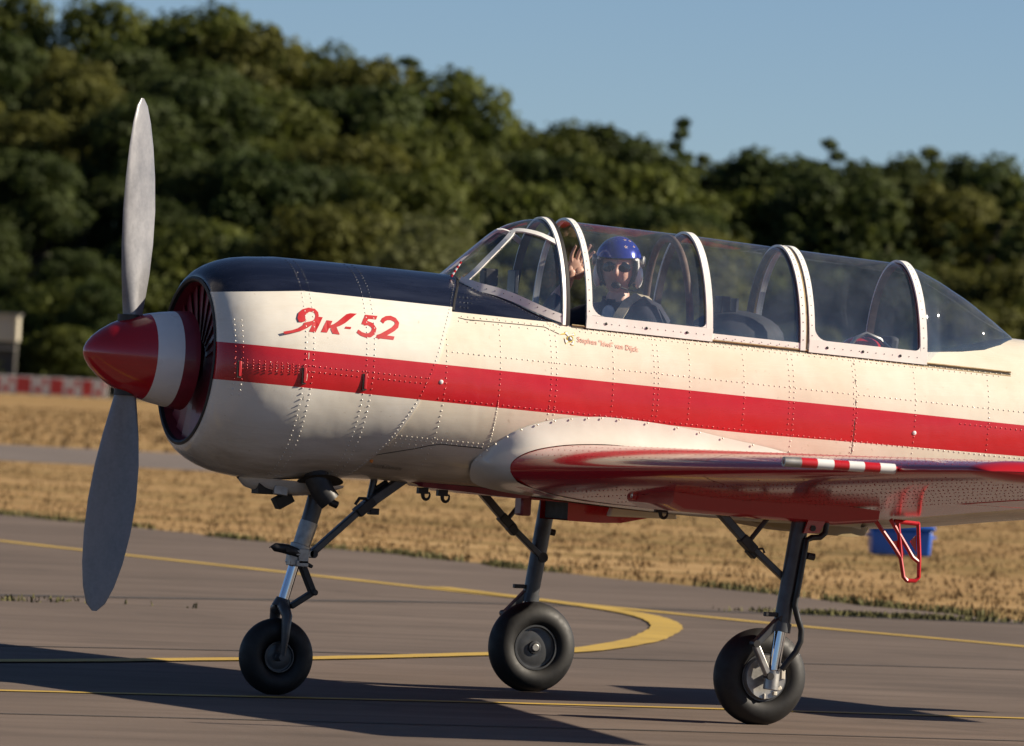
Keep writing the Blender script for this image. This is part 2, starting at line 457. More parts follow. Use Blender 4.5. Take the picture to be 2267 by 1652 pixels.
# ------------------------------------------------------------------ red and white barrier
M['barw'] = simple('barrier_white', (.72, .68, .64), .6, 0, .1, .8)
M['barr'] = simple('barrier_red', (.55, .055, .05), .6, 0, .15, .8)
bar = empty('barrier', field(430, px_dir(120, 430)))
bar.rotation_euler.z = math.atan2(HR.y, HR.x)
x = -9.0; r = random.Random(8); i = 0
while x < 2.95:
    w = r.uniform(.55, 1.25)
    if x + w > 2.95: w = 2.98 - x
    mb = MB(); mb.box((x + w / 2, 0, .56), (w - .015, .14, .98)); mb.build('panel', M['barw'], bar, bevel=.02)
    # the red print of each board stands a little proud
    mb = MB(); 
    if i % 2 == 0: mb.box((x + w * .5, -.074, .56), (w * .8, .012, .84))
    else:
        mb.box((x + w * .35, -.074, .34), (w * .5, .012, .26)); mb.build('red_field', M['barr'], bar); mb = MB(); mb.box((x + w * .75, -.074, .80), (w * .26, .012, .32))
    mb.build('red_field', M['barr'], bar)
    mb = MB(); mb.box((x + .02, .02, .03), (.10, .5, .06)); mb.build('foot', M['dark'], bar)
    x += w; i += 1
tag(bar, 'low red and white barrier boards in front of the dark wood', 'barrier')

# ------------------------------------------------------------------ pale hut at the left edge
hut = empty('hut', field(455, px_dir(-70, 455))); hut.rotation_euler.z = math.atan2(HR.y, HR.x)
M['hutwall'] = simple('hut_cladding', (.46, .42, .33), .8, 0, .12, .7)
M['hutdark'] = simple('hut_bay_shade', (.06, .055, .05), .85, 0, .25, 1.2)
mb = MB()
mb.box((0, 1.2, 3.72), (5.5, 2.4, 1.50)); mb.build('wall', M['hutwall'], hut, bevel=.02)
mb = MB(); mb.box((0, 1.15, 4.53), (5.75, 2.7, .10)); mb.build('roof', M['alu'], hut)
mb = MB(); mb.box((0, 1.3, 1.48), (5.3, 2.2, 2.94)); mb.build('dark_bay', M['hutdark'], hut)  # dark box: the shade of the open bay put into its colour
mb = MB(); mb.box((0, -.15, 2.55), (5.5, .5, .10)); mb.build('ledge', M['hutwall'], hut)
for sx in (-2.6, -1.3, 0, 1.3, 2.6):
    mb = MB(); mb.box((sx, -.02, 3.72), (.07, .04, 1.46)); mb.build('batten', M['hutwall'], hut)
tag(hut, 'pale hut with a dark lower half at the edge of the wood behind the barrier', 'hut')

# ------------------------------------------------------------------ wooded hill
def sstep(a, b, x):
    t = max(0, min(1, (x - a) / (b - a))); return t * t * (3 - 2 * t)
def hill(d, l):
    hx = 13.5 * sstep(18, -48, l) + 4 * sstep(-60, -150, l)
    return hx * sstep(455, 545, d) + .6 * sin(l * .11 + d * .05) * sstep(455, 500, d) - .03
mb = MB()
rows = []
for i in range(40):
    d = 448 + i * 14
    rows.append([tuple(field(d, -260 + j * 12, hill(d, -260 + j * 12))) for j in range(44)])
mb.grid(rows)
M['forestfloor'] = simple('forest_floor', (.035, .032, .016), .95, 0, .4, .3)
tag(mb.build('hill', M['forestfloor'], None, 60, merge=False), kind='structure')

def mat_leaf(name, a, b, c):
    k = NT(name)
    oi = k.n('ShaderNodeObjectInfo')
    n = k.noise(.55, 3, None, .6); n2 = k.noise(3.0, 3, None, .7)
    col = k.ramp(n, [(.3, a), (.55, b), (.75, c)])
    col = k.mix(k.ramp(oi.outputs['Random'], [(0, 0), (1, .55)]), col, k.mix(.5, col, (.075, .07, .018)))
    col = k.mix(k.ramp(n2, [(.3, .55), (.6, 0)]), col, [x * .5 for x in a])
    k.base(col).set(rough=.7, spec=.2)
    tl = k.n('ShaderNodeBsdfTranslucent'); k.l(col, tl.inputs[0])
    ms = k.n('ShaderNodeMixShader'); ms.inputs[0].default_value = .4
    k.l(k.b.outputs[0], ms.inputs[1]); k.l(tl.outputs[0], ms.inputs[2]); k.l(ms.outputs[0], k.out.inputs[0])
    return k.mat
LEAF = [mat_leaf('leaves_mid', (0.054, 0.073, 0.016), (0.103, 0.124, 0.022), (0.160, 0.173, 0.031)),
        mat_leaf('leaves_olive', (0.070, 0.076, 0.017), (0.130, 0.134, 0.028), (0.175, 0.172, 0.040)),
        mat_leaf('leaves_dark', (0.029, 0.048, 0.014), (0.060, 0.084, 0.022), (0.103, 0.128, 0.031)),
        mat_leaf('leaves_pale', (0.070, 0.080, 0.026), (0.120, 0.130, 0.044), (0.165, 0.165, 0.060)),
        mat_leaf('leaves_rust', (0.106, 0.064, 0.022), (0.177, 0.100, 0.031), (0.231, 0.150, 0.046))]
M['bark'] = simple('bark', (.055, .042, .030), .9, 0, .35, 3, 0, .4)
def crown_mesh(name, lobes, n, leaf, seed, mat):
    r = random.Random(seed); vs = []; fs = []
    tot = sum(l[3] * l[3] for l in lobes)
    for (cx, cy, cz, rr, fz) in lobes:
        for i in range(int(n * rr * rr / tot)):
            u = r.uniform(-1, 1); a = r.uniform(0, 2 * pi); s = math.sqrt(1 - u * u)
            d = Vector((s * cos(a), s * sin(a), u))
            bump = 1 + .16 * sin(5 * a + cx) * sin(4 * u + cy) + .10 * sin(9 * a + 7 * u)
            q = rr * bump * (r.random() ** .4 * .55 + .52) * (1.0 if r.random() > .06 else r.uniform(1.05, 1.35))
            p = Vector((cx + d.x * q, cy + d.y * q, cz + d.z * q * fz))
            nr = (d + Vector((r.uniform(-1, 1), r.uniform(-1, 1), r.uniform(-.4, 1))) * .8).normalized()
            t = nr.cross(Vector((r.uniform(-1, 1), r.uniform(-1, 1), r.uniform(-1, 1)))).normalized(); b2 = nr.cross(t)
            L = leaf * r.uniform(.55, 1.35); Wd = L * r.uniform(.45, .8); b = len(vs)
            vs += [p - t * L, p + b2 * Wd * .9 - t * .1 * L, p + t * L, p - b2 * Wd * .9 + t * .15 * L]
            fs.append((b, b + 1, b + 2, b + 3))
    me = bpy.data.meshes.new(name); me.from_pydata(vs, [], fs); me.materials.append(mat)
    return me
def trunk_mesh(name, H, rad, lobes, seed):
    r = random.Random(seed); mb = MB()
    pts = [(0, 0, -.8)] + [(r.uniform(-.15, .15) * i, r.uniform(-.15, .15) * i, H * i / 5) for i in range(1, 6)]
    mb.tube(pts, [rad * 1.25, rad, rad * .85, rad * .65, rad * .42, rad * .12], 7)
    for (cx, cy, cz, rr, fz) in lobes[:7]:
        z0 = min(cz * .6, H * .6) + r.uniform(-.5, .5)
        mb.tube([(0, 0, z0), (cx * .5, cy * .5, (z0 + cz) / 2 + .3), (cx, cy, cz)], [rad * .5, rad * .3, rad * .08], 6)
    me_o = mb.build(name, M['bark']); me = me_o.data; bpy.data.objects.remove(me_o); return me
KINDS = []
def kind(mat_i, lobes, H, n, leaf, seed, rad=.28):
    KINDS.append((crown_mesh('crown', lobes, n, leaf, seed, LEAF[mat_i]), trunk_mesh('trunk', H * .82, rad, lobes, seed), H))
def broad(seed, H, wide, nl):
    r = random.Random(seed); L = []
    for i in range(nl):
        a = 2.4 * i + r.uniform(-.4, .4); h = .30 + .62 * (i + .5) / nl
        rad = wide * (1 - abs(h - .5) * 1.1) * r.uniform(.55, .95)
        rr = wide * r.uniform(.22, .44) * (1.1 - .5 * max(0, h - .6))
        z = h * H
        if z + rr * .8 > H: z = H - rr * .8
        L.append((cos(a) * rad, sin(a) * rad, z, rr, .8))
    L.append((0, 0, H * .58, wide * .75, .9)); L.append((0.3, -.2, H * .84, wide * .45, .8))
    return L
def spire(seed, H, wide, nl):
    r = random.Random(seed); L = []
    for i in range(nl):
        h = .18 + .80 * i / nl; a = 2.4 * i
        rad = wide * (1.02 - h) * r.uniform(.5, 1.0); rr = max(.35, wide * (1.12 - h) * r.uniform(.35, .5))
        L.append((cos(a) * rad, sin(a) * rad, h * H, rr, .62))
    return L
kind(0, broad(1, 12, 3.4, 24), 12, 10075, 0.195, 21)
kind(1, broad(2, 12, 3.0, 22), 12, 9300, 0.187, 22)
kind(2, broad(3, 13, 3.2, 22), 13, 10075, 0.195, 23)
kind(1, broad(4, 10, 3.6, 26), 10, 10075, 0.195, 24)
kind(2, spire(5, 14, 2.6, 22), 14, 8060, 0.172, 25)
kind(0, spire(6, 13, 2.2, 20), 13, 6510, 0.164, 26)
kind(3, broad(7, 6, 2.8, 17), 6, 6510, 0.148, 27, .15)
kind(0, broad(8, 5, 2.6, 17), 5, 6510, 0.148, 28, .12)
kind(4, broad(9, 9, 2.6, 19), 9, 6510, 0.172, 29)
# skyline of the wood: (column in the photo, row) -> heights
SKY = [(-700, -40), (-300, -30), (0, -12), (200, 8), (330, 38), (420, 15), (500, 62), (640, 95), (760, 130), (880, 132), (955, 165), (985, 240), (1060, 272), (1180, 302),
       (1235, 280), (1290, 255), (1350, 282), (1410, 305), (1480, 248), (1530, 322), (1572, 362), (1620, 332), (1665, 312), (1725, 335), (1815, 296), (1880, 345), (1960, 335),
       (2040, 312), (2105, 342), (2150, 326), (2215, 352), (2270, 335), (2450, 342), (2650, 335), (2900, 345)]
def sky_y(px):
    for (a, ya), (b, yb) in zip(SKY, SKY[1:]):
        if a <= px <= b: return ya + (yb - ya) * (px - a) / (b - a)
    return SKY[0][1] if px < SKY[0][0] else SKY[-1][1]
def top_at(px, d):     # height above the airfield of the skyline at that column and distance
    hor = 813 + .0508 * px
    return (hor - sky_y(px)) / 17500 * d + 1.48 + (.9 if px < 1250 else .45)
TREES = []
def tree(k, d, px, top, label, group, wide=1.0, name='tree'):
    l = px_dir(px, d); z = hill(d, l); H = KINDS[k][2]; s = max(.25, (top - z) / H)
    root = empty(name, field(d, l, z)); r = random.Random(len(TREES) * 7 + 1)
    root.rotation_euler.z = r.uniform(0, 6.28); w = s * wide * r.uniform(.85, 1.15); w = max(w, s * .75)
    root.scale = (w, w, s)
    for nm, me in (('crown', KINDS[k][0]), ('trunk', KINDS[k][1])):
        o = bpy.data.objects.new(nm, me); COL.objects.link(o); o.parent = root
    tag(root, label, 'tree', group); TREES.append(root); return root
SPECIAL = {880: ('tall ragged dark tree standing above the slope left of the sky gap', 4, 1.35), 1290: ('round topped dark tree rising above the skyline behind the pilot', 2, 1.0),
           1480: ('tall thin spire tree above the canopy of the aircraft', 4, .9), 1815: ('pointed tree poking above the wood right of the cockpit', 4, .9),
           2040: ('dark pointed tree above the wood near the right side of the picture', 5, 1.0), 420: ('broad leafy tree on the crest of the hill', 0, 1.0),
           1665: ('bushy tree top right of the notch in the skyline', 2, .9)}
rt = random.Random(77)
ZONES = [(-150, 'at the left edge'), (170, 'left of the propeller'), (330, 'behind the propeller'), (620, 'above the front of the engine cowl'), (930, 'above the rear of the engine cowl'),
         (1230, 'behind the windscreen'), (1520, 'behind the pilot'), (1780, 'behind the middle canopy'), (2040, 'behind the rear canopy'), (2330, 'above the tail end at right'), (9e9, None)]
def zone(px):
    prev = 'beyond the left edge'
    for lim, z in ZONES:
        if px < lim: return z if z else 'beyond the right edge'
def row(d, step, frac, kinds, label, group, p0=-700, p1=2950, jit=60, wide=1.0):
    px = p0
    while px < p1:
        dd = d + rt.uniform(-7, 7); f = rt.uniform(*frac); k = rt.choice(kinds); q = px + rt.uniform(-jit, jit)
        if q < 1000 and d < 500: k = {0: 2, 1: 2, 3: 2, 6: 7}.get(k, k) if q < 560 or d < 475 else k  # darker leaves low on the left: the wood's shade put into the colour
        if q > 1350 and d > 505 and rt.random() < .6: k = rt.choice([4, 5])
        tree(k, dd, q, top_at(q, dd) * f, ADJ[k] + ' ' + label + ' ' + (zone(q) if q > -150 else 'beyond the left edge'), group, wide)
        px += step * rt.uniform(.8, 1.2)
ADJ = ['broad green', 'olive', 'dark', 'spreading olive', 'dark pointed', 'slim green', 'pale', 'rounded green', 'rust brown']
# back row makes the skyline
for px, y in SKY:
    k = rt.choice([0, 0, 2, 1]) if px < 1300 else rt.choice([2, 4, 5, 5, 2])
    if px in SPECIAL:
        lb, k, wd = SPECIAL[px]; tree(k, 548, px, top_at(px, 548), lb, None, wd)
    elif -200 < px < 2400 or True:
        tree(k, 550 + rt.uniform(-8, 10), px, top_at(px, 550), ['broad green', 'olive', 'dark', '', 'dark pointed', 'slim green'][k] + ' tree on the skyline ' + (zone(px) if px > -150 else 'beyond the left edge'), 'trees on the crest' if px < 1300 else 'trees of the back row', .95)
row(533, 118, (.84, .95), [0, 1, 2, 2], 'tree high in the wood', 'trees high in the wood', wide=1.15)
row(514, 125, (.70, .84), [0, 1, 1, 2], 'tree halfway up the wood', 'trees halfway up the wood', wide=1.2)
row(496, 130, (.50, .70), [0, 1, 3, 2], 'tree low in the wood', 'trees in the middle of the wood', wide=1.3)
row(480, 140, (.34, .54), [0, 3, 1, 6], 'low tree in front', 'trees near the front of the wood', wide=1.25)
row(468, 130, (.20, .36), [7, 2, 7, 2], 'bush at the foot of the wood', 'bushes along the foot of the wood', jit=40, wide=1.2)
row(462, 110, (.10, .2), [7, 2, 7], 'shrub at the wood edge', 'shrubs at the edge of the wood', jit=40, wide=1.7)
tree(6, 462, 905, 10.2, 'pale grey green willow like bush above the engine cowl', None, 1.25)
tree(3, 470, 700, 12.5, 'olive tree catching the sun left of the cockpit', None, 1.2)

# the wood goes on to both sides of the picture as one mass
def far_wood():
    r = random.Random(5); vs = []; fs = []; mi = []
    src = [(KINDS[k][0], KINDS[k][2], k) for k in (0, 1, 2, 3, 5)]
    spots = []
    for d in (474, 498, 524, 550):
        l = -190
        while l < 210:
            if l < -52 or l > 100: spots.append((d + r.uniform(-8, 8), l))
            l += r.uniform(6.5, 10)
    for d, l in spots:
        me, H, k = r.choice(src); z0 = hill(d, l); top = r.uniform(15, 19) * (.55 + .45 * sstep(470, 545, d)) + 8 * sstep(-40, -90, l) * sstep(480, 545, d)
        s = max(.5, (top - z0 * .5) / H); a = r.uniform(0, 6.28); c = field(d, l, z0); ca, sa = cos(a) * s, sin(a) * s
        pv = me.vertices
        for i in range(0, len(me.polygons), 4):
            ids = me.polygons[i].vertices; P = [pv[j].co for j in ids]; m = (P[0] + P[2]) / 2; b = len(vs)
            for p in P:
                q = m + (p - m) * 1.9; vs.append((c.x + q.x * ca - q.y * sa, c.y + q.x * sa + q.y * ca, c.z + q.z * s))
            fs.append((b, b + 1, b + 2, b + 3)); mi.append((0, 1, 2)[k % 3])
    me = bpy.data.meshes.new('wood'); me.from_pydata(vs, [], fs)
    for m in LEAF[:3]: me.materials.append(m)
    me.polygons.foreach_set('material_index', mi)
    o = bpy.data.objects.new('wood', me); COL.objects.link(o)
    tag(o, 'green wood going on beyond both sides of the hill', 'wood', None, 'stuff'); return len(fs)
far_wood()

def herm(x, T):
    xs=[t[0] for t in T]
    n=len(T[0])-1
    if x<=xs[0]: return list(T[0][1:])
    if x>=xs[-1]: return list(T[-1][1:])
    i=max(k for k in range(len(xs)-1) if xs[k]<=x)
    x0,x1=xs[i],xs[i+1]; h=x1-x0; t=(x-x0)/h
    out=[]
    for k in range(1,n+1):
        y0,y1=T[i][k],T[i+1][k]
        d=(y1-y0)/h
        m0=d if i==0 else ((y0-T[i-1][k])/(x0-xs[i-1])+d)/2
        m1=d if i+2>=len(xs) else ((T[i+2][k]-y1)/(xs[i+2]-x1)+d)/2
        t2,t3=t*t,t*t*t
        out.append((2*t3-3*t2+1)*y0+(t3-2*t2+t)*h*m0+(-2*t3+3*t2)*y1+(t3-t2)*h*m1)
    return out
SEC=[(-0.15,2.060,1.013,.523,1.537,2.0,2.0),(0.25,2.046,1.038,.515,1.535,2.0,2.0),(0.8,2.020,1.022,.485,1.50,2.0,2.15),
(1.3,1.985,.998,.462,1.47,2.0,2.35),(2.0,1.95,.948,.450,1.44,2.0,2.5),(3.0,1.90,.907,.430,1.40,2.0,2.5),
(3.74,1.872,.975,.385,1.41,2.0,2.4),(4.6,1.80,1.06,.30,1.41,2.0,2.3),(5.6,1.70,1.17,.19,1.42,2.0,2.2),(6.6,1.60,1.30,.075,1.44,2.0,2.0)]
def sec(X): return herm(X,SEC)
def spt(X,a,off=0.0,side=-1):
    zt,zb,hw,zc,nt,nb=sec(X)
    c,s=math.cos(a),max(0.0,math.sin(a))
    if c>=0: n=nt; z=zc+(zt-zc+off)*c**(2/n)
    else: n=nb; z=zc-(zc-zb+off)*(-c)**(2/n)
    return (X,side*(hw+off)*s**(2/n),z)
def side_y(X,z,off=0.0):
    zt,zb,hw,zc,nt,nb=sec(X)
    if z>=zc: t=min(1,(z-zc)/(zt-zc+off)); n=nt
    else: t=min(1,(zc-z)/(zc-zb+off)); n=nb
    return (hw+off)*max(0,1-t**n)**(1/n)
def ang(X,z):
    zt,zb,hw,zc,nt,nb=sec(X)
    if z>=zc: return math.acos(min(1,((z-zc)/(zt-zc)))**(nt/2))
    return math.pi-math.acos(min(1,((zc-z)/(zc-zb)))**(nb/2))

# ------------------------------------------------------------------ the aircraft
AC = empty('aircraft', (0, 0, 0))
tag(AC, 'cream propeller trainer aircraft with a red stripe, dark blue nose top and red wings taxiing', 'aircraft')
def tab(x, T): return herm(x, T)[0]
def lin(x, T):
    if x <= T[0][0]: return T[0][1]
    for (a, ya), (b, yb) in zip(T, T[1:]):
        if x <= b: return ya + (yb - ya) * (x - a) / (b - a)
    return T[-1][1]
ZS = lambda X: 1.815 - .0485 * (X - 1.24)                 # cockpit sill
CUT = [(.70, 0), (.73, .10), (.768, .30), (.809, .406), (.844, .474), (.927, .544), (1.007, .635), (1.088, .735), (1.162, .805), (1.225, .845)]
RCUT = [(3.14, .70), (3.368, .643), (3.5, .578), (3.61, .438), (3.713, .193), (3.748, 0)]
def a0(X):
    if X < 1.225: return lin(X, CUT)
    if X < 3.13: return ang(X, ZS(X))
    if X < 3.14: return ang(3.13, ZS(3.13)) + (.70 - ang(3.13, ZS(3.13))) * (X - 3.13) / .01
    return lin(X, RCUT)
XS = sorted(set([round(.18 + .05 * i, 3) for i in range(129)] + [c[0] for c in CUT] + [c[0] for c in RCUT] + [3.13]))
XS = [x for x in XS if x <= 6.6]
NA = 44
mb = MB(); rows = []
for X in XS:
    s = a0(X); row = [spt(X, s + (pi - s) * j / NA, 0, -1) for j in range(NA + 1)]
    row += [spt(X, s + (pi - s) * (1 - j / NA), 0, 1) for j in range(1, NA + 1)]
    rows.append(row)
mb.grid(rows)
FUS = mb.build('fuselage', M['fus'], AC, 60)
# cockpit tub
mb = MB(); rows = []
for i in range(40):
    X = .74 + (3.72 - .74) * i / 39; s = max(a0(X), .02); row = []
    for sd_ in (-1, 1):
        cc = []
        for j in range(9):
            p = spt(X, s + .015 + (2.05 - s) * j / 8, -.018, sd_); cc.append(p)
        cc.append((X, sd_ * .2, 1.15)); row += cc if sd_ < 0 else cc[::-1]
    rows.append(row)
mb.grid(rows)
tubp = mb.build('cockpit_tub', M['interior'], AC, 50)
for X in (.80, 3.70):
    pass
# engine cowl: shaped nose ring, barrel, slanted rear edge standing proud of the fuselage
PROF = [(-.500, .345), (-.530, .362), (-.548, .383), (-.553, .398), (-.545, .418), (-.520, .441), (-.480, .465), (-.430, .486), (-.370, .503), (-.300, .514), (-.22, .521), (-.12, .5235)]
AXZ = lambda X: 1.537 - .048 * (X + .15)
def cowl_pt(X, a, side, off=.006):
    if X < -.12:
        r = lin(X, [(p[0], p[1]) for p in PROF[3:]]) + off * min(1, max(0, (X + .55) * 8))
        return (X + .048 * r * cos(a), side * r * sin(a), AXZ(X) + r * cos(a))
    return spt(X, a, off, side)
TE = [(0, .778), (.09, .772), (.30, .755), (.45, .73), (.598, .70), (.72, .675), (.858, .652), (1.068, .61), (1.388, .551), (1.692, .488), (1.955, .426), (2.195, .373), (2.491, .304), (2.855, .262), (3.1416, .25)]
PROF = [(x if x > -.12 else -.12 + (x + .12) * .935, r) for x, r in PROF]
NC = 48
mb = MB(); rows = []
aa = [pi * j / NC for j in range(NC + 1)]
full = [(a, -1) for a in aa] + [(a, 1) for a in aa[::-1][1:-1]]
for X, r in PROF[2:-1]:
    rows.append([(X + .048 * r * cos(a), s * r * sin(a), AXZ(X) + r * cos(a)) for a, s in full])
for i in range(17):
    rows.append([cowl_pt(-.12 + (lin(a, TE) + .12) * i / 16, a, s) for a, s in full])
rows.append([cowl_pt(lin(a, TE) - .001, a, s, -.004) for a, s in full])
mb.grid(rows, cv=True)
COWL = mb.build('engine_cowl', M['cowl'], AC, 50, recalc=True)
# thin dark seal round the intake
mb = MB(); mb.lathe([(.012, .374), (-.004, .378), (-.009, .388), (-.004, .399), (.006, .396), (.012, .374)], (-.525, 0, AXZ(-.525)), (1, 0, -.048), 64)
mb.build('intake_seal', M['black'], COWL)
# shutter vanes behind the spinner, overlapping like a fan, in front of the dark engine bay
vane = None
for k in range(24):
    a = 2 * pi * (k + .5) / 24
    if vane is None:
        mb = MB(); rr = []
        for r in (.10, .20, .30, .364):
            w = r * .150 + .002
            rr.append([(-.16 * w - .001, -w, r), (.02 * w - .001, 0, r), (.16 * w - .001, w, r), (.16 * w + .001, w, r), (.02 * w + .001, 0, r), (-.16 * w + .001, -w, r)])
        mb.grid(rr, cv=True); vane = mb.build('shutter_vane', M['darkred'], COWL); v = vane
    else: v = place_copy(vane, parent=COWL)
    v.location = (-.468, 0, AXZ(-.468)); v.rotation_euler = (a, R(2.75), 0)
mb = MB(); mb.lathe([(.004, .376), (.03, .372), (.08, .366), (.085, .05), (.085, .0)], (-.518, 0, AXZ(-.518)), (1, 0, -.048), 64)
mb.build('intake_liner', M['darkred'], COWL)

# spinner and propeller
AXD = Vector((1, 0, -.048)).normalized()
TIP = Vector((-1.038, 0, 1.5775))
SP = [(0, 0), (.004, .020), (.016, .044), (.04, .075), (.08, .110), (.13, .143), (.18, .167), (.23, .185), (.30, .203)]
mb = MB(); mb.lathe(SP, TIP, AXD, 48, 0); mb.lathe([(.30, .203), (.35, .214), (.425, .2255)], TIP, AXD, 48, 1)
mb.lathe([(.425, .2255), (.46, .230), (.50, .233), (.505, .20), (.505, .05)], TIP, AXD, 48, 2)  # rear band in darker red, its shade put into the colour
PROP = mb.build('spinner', [M['redgloss'], M['white'], M['darkred']], AC, 40)
for sg in (1, -1):
    mb = MB(); mb.tube([TIP + AXD * .215 + Vector((0, 0, sg * .12)), TIP + AXD * .215 + Vector((0, 0, sg * .190))], .052, 18)
    mb.build('blade_root_collar', M['dark'], PROP)
BL = [(.10, .046, .046, 78), (.17, .048, .044, 76), (.26, .064, .034, 73), (.38, .085, .026, 69), (.52, .104, .020, 64), (.68, .115, .016, 60), (.84, .113, .013, 56), (.98, .100, .010, 53), (1.09, .078, .008, 51), (1.17, .048, .006, 50), (1.205, .012, .003, 50)]
def blade(sg):
    mb = MB(); rows = []; hub = TIP + AXD * .215
    for r, c, t, b in BL:
        row = []; be = R(b)
        cone = .05 * (r / 1.2) ** 2
        for k in range(20):
            th = 2 * pi * k / 20; u = cos(th); vv = sin(th)
            ch = u * c + .012; tk = vv * t * (1 - .35 * u) * (1.0 if vv > 0 else .5)
            # chord runs across the disc and, by the pitch, along the axis
            y = ch * cos(be) - tk * sin(be); x = ch * sin(be) + tk * cos(be)
            row.append(hub + Vector((x - cone, sg * y, 0)) + Vector((.048, 0, 1)) * (sg * r) )
        rows.append(row)
    mb.grid(rows, cv=True); n = 20; b0 = (len(rows) - 1) * n
    mb.f.append([b0 + k for k in range(n)]); mb.m.append(0)
    return mb.build('propeller_blade', M['propgrey'], PROP, 50)
blade(1); blade(-1)

# ------------------------------------------------------------------ print and fittings on the skin
def skin(X, z, off, side=-1):
    if off > .0055: return (X, side * (side_y(X, z, .006) + off - .006), z)
    return (X, side * (side_y(X, z, 0) + off), z)
def skin_poly(name, pts, mat, parent, off=.0074):
    mb = MB(); mb.add([skin(x, z, off) for x, z in pts], [list(range(len(pts)))])
    me = bpy.data.meshes.new(name); bm = bmesh.new()
    vs = [bm.verts.new(p) for p in mb.v]; bm.faces.new(vs)
    bmesh.ops.triangulate(bm, faces=bm.faces[:]); bm.normal_update(); bm.to_mesh(me); bm.free(); me.materials.append(mat)
    o = bpy.data.objects.new(name, me); COL.objects.link(o); o.parent = parent; return o
def skin_strip(up, lo, mb, off=.0074):
    mb.grid([[skin(*p, off) for p in up], [skin(*p, off) for p in lo]])
def strip_stroke(path, w, mb, off=.0074):
    up = []; lo = []
    for i, p in enumerate(path):
        a = path[max(i - 1, 0)]; b = path[min(i + 1, len(path) - 1)]
        t = Vector((b[0] - a[0], b[1] - a[1])).normalized(); n = Vector((-t.y, t.x)); ww = w if not hasattr(w, '__len__') else w[i]
        up.append((p[0] + n.x * ww / 2, p[1] + n.y * ww / 2)); lo.append((p[0] - n.x * ww / 2, p[1] - n.y * ww / 2))
    skin_strip(up, lo, mb, off)
YA_OUT = [(-0.1318, 1.7607), (-0.1494, 1.7614), (-0.155, 1.7775), (-0.1466, 1.8025), (-0.1226, 1.8212), (-0.0913, 1.8305), (-0.0596, 1.8261), (-0.0459, 1.8104), (-0.0458, 1.7934), (-0.0592, 1.7741), (-0.0781, 1.765)]
YA_IN = [(-0.1084, 1.7684), (-0.1147, 1.7741), (-0.1154, 1.7823), (-0.112, 1.7934), (-0.1045, 1.803), (-0.089, 1.8109), (-0.0741, 1.8117), (-0.0651, 1.8056), (-0.0621, 1.7948), (-0.068, 1.7792), (-0.0805, 1.7692)]
YA_STEM = [(-0.0463, 1.7901), (-0.0265, 1.7884), (-0.049, 1.7517), (-0.0715, 1.715), (-0.103, 1.7184), (-0.0848, 1.7483), (-0.0652, 1.7738)]
YA_TAIL_UP = [(-0.2331, 1.7113), (-0.1886, 1.7207), (-0.1524, 1.7334), (-0.1303, 1.7476), (-0.1232, 1.7589), (-0.0897, 1.7671), (-0.065, 1.7749)]
YA_TAIL_LO = [(-0.2257, 1.7008), (-0.1837, 1.7089), (-0.1418, 1.7197), (-0.111, 1.7344), (-0.0934, 1.7451), (-0.0808, 1.7523), (-0.0638, 1.7619)]
K_STEM = [(-0.0088, 1.7756), (0.0205, 1.7738), (0.0034, 1.7455), (-0.0134, 1.7179), (-0.0441, 1.7186), (-0.0271, 1.7473)]
K_ARM_UP = [(0.0078, 1.7534), (0.0277, 1.761), (0.0503, 1.7753), (0.0804, 1.7976), (0.0973, 1.8094), (0.1161, 1.8147)]
K_ARM_LO = [(-0.0032, 1.7386), (0.0256, 1.7428), (0.0531, 1.7513), (0.0816, 1.7659), (0.1147, 1.7894), (0.15, 1.8142)]
K_LEG = [(0.0116, 1.7503), (0.0354, 1.7515), (0.0421, 1.7311), (0.0504, 1.7118), (0.0152, 1.7144), (0.0068, 1.7326)]
DASH = [(0.0839, 1.7512), (0.1122, 1.7499), (0.1069, 1.7397), (0.0774, 1.741)]
FIVE_TOP = [(0.1913, 1.8114), (0.2211, 1.8101), (0.254, 1.809), (0.2436, 1.7915), (0.2227, 1.7926), (0.2036, 1.7928), (0.1942, 1.7792), (0.1836, 1.7633), (0.1649, 1.7662), (0.1771, 1.7882)]
FIVE_BOWL = [(0.1771, 1.7684), (0.1987, 1.7728), (0.2185, 1.765), (0.2285, 1.7491), (0.2216, 1.7306), (0.2041, 1.7172), (0.1829, 1.7139), (0.1597, 1.7204), (0.1418, 1.7327)]
TWO_CURVE = [(0.2718, 1.7797), (0.2817, 1.7923), (0.2996, 1.8009), (0.3212, 1.803), (0.341, 1.7952), (0.3502, 1.7814), (0.3441, 1.7657), (0.3251, 1.7505), (0.2959, 1.7343), (0.261, 1.7161), (0.2412, 1.7097)]
TWO_BASE = [(0.23, 1.7053), (0.2447, 1.7224), (0.2854, 1.7201), (0.3286, 1.7167), (0.3217, 1.6999), (0.2749, 1.7025)]
KIWI_BODY = [(1.2678, 1.7517), (1.2654, 1.746), (1.2608, 1.7414), (1.2548, 1.7386), (1.2486, 1.7383), (1.2434, 1.7405), (1.2403, 1.7448), (1.2399, 1.7503), (1.2423, 1.756), (1.2471, 1.7607), (1.2532, 1.7634), (1.2594, 1.7637), (1.2645, 1.7615), (1.2675, 1.7572), (1.2678, 1.7517)]
KIWI_HEAD = [(1.2474, 1.7776), (1.2451, 1.7738), (1.2408, 1.7712), (1.236, 1.771), (1.2327, 1.7732), (1.232, 1.7769), (1.2343, 1.7807), (1.2387, 1.7833), (1.2434, 1.7835), (1.2467, 1.7813), (1.2474, 1.7776)]
KIWI_NECK = [(1.2358, 1.7727), (1.2435, 1.774), (1.2517, 1.7655), (1.2453, 1.7612)]
KIWI_BEAK = [(1.2026, 1.7677), (1.2132, 1.7734), (1.2316, 1.7759), (1.2319, 1.7711), (1.2169, 1.77)]
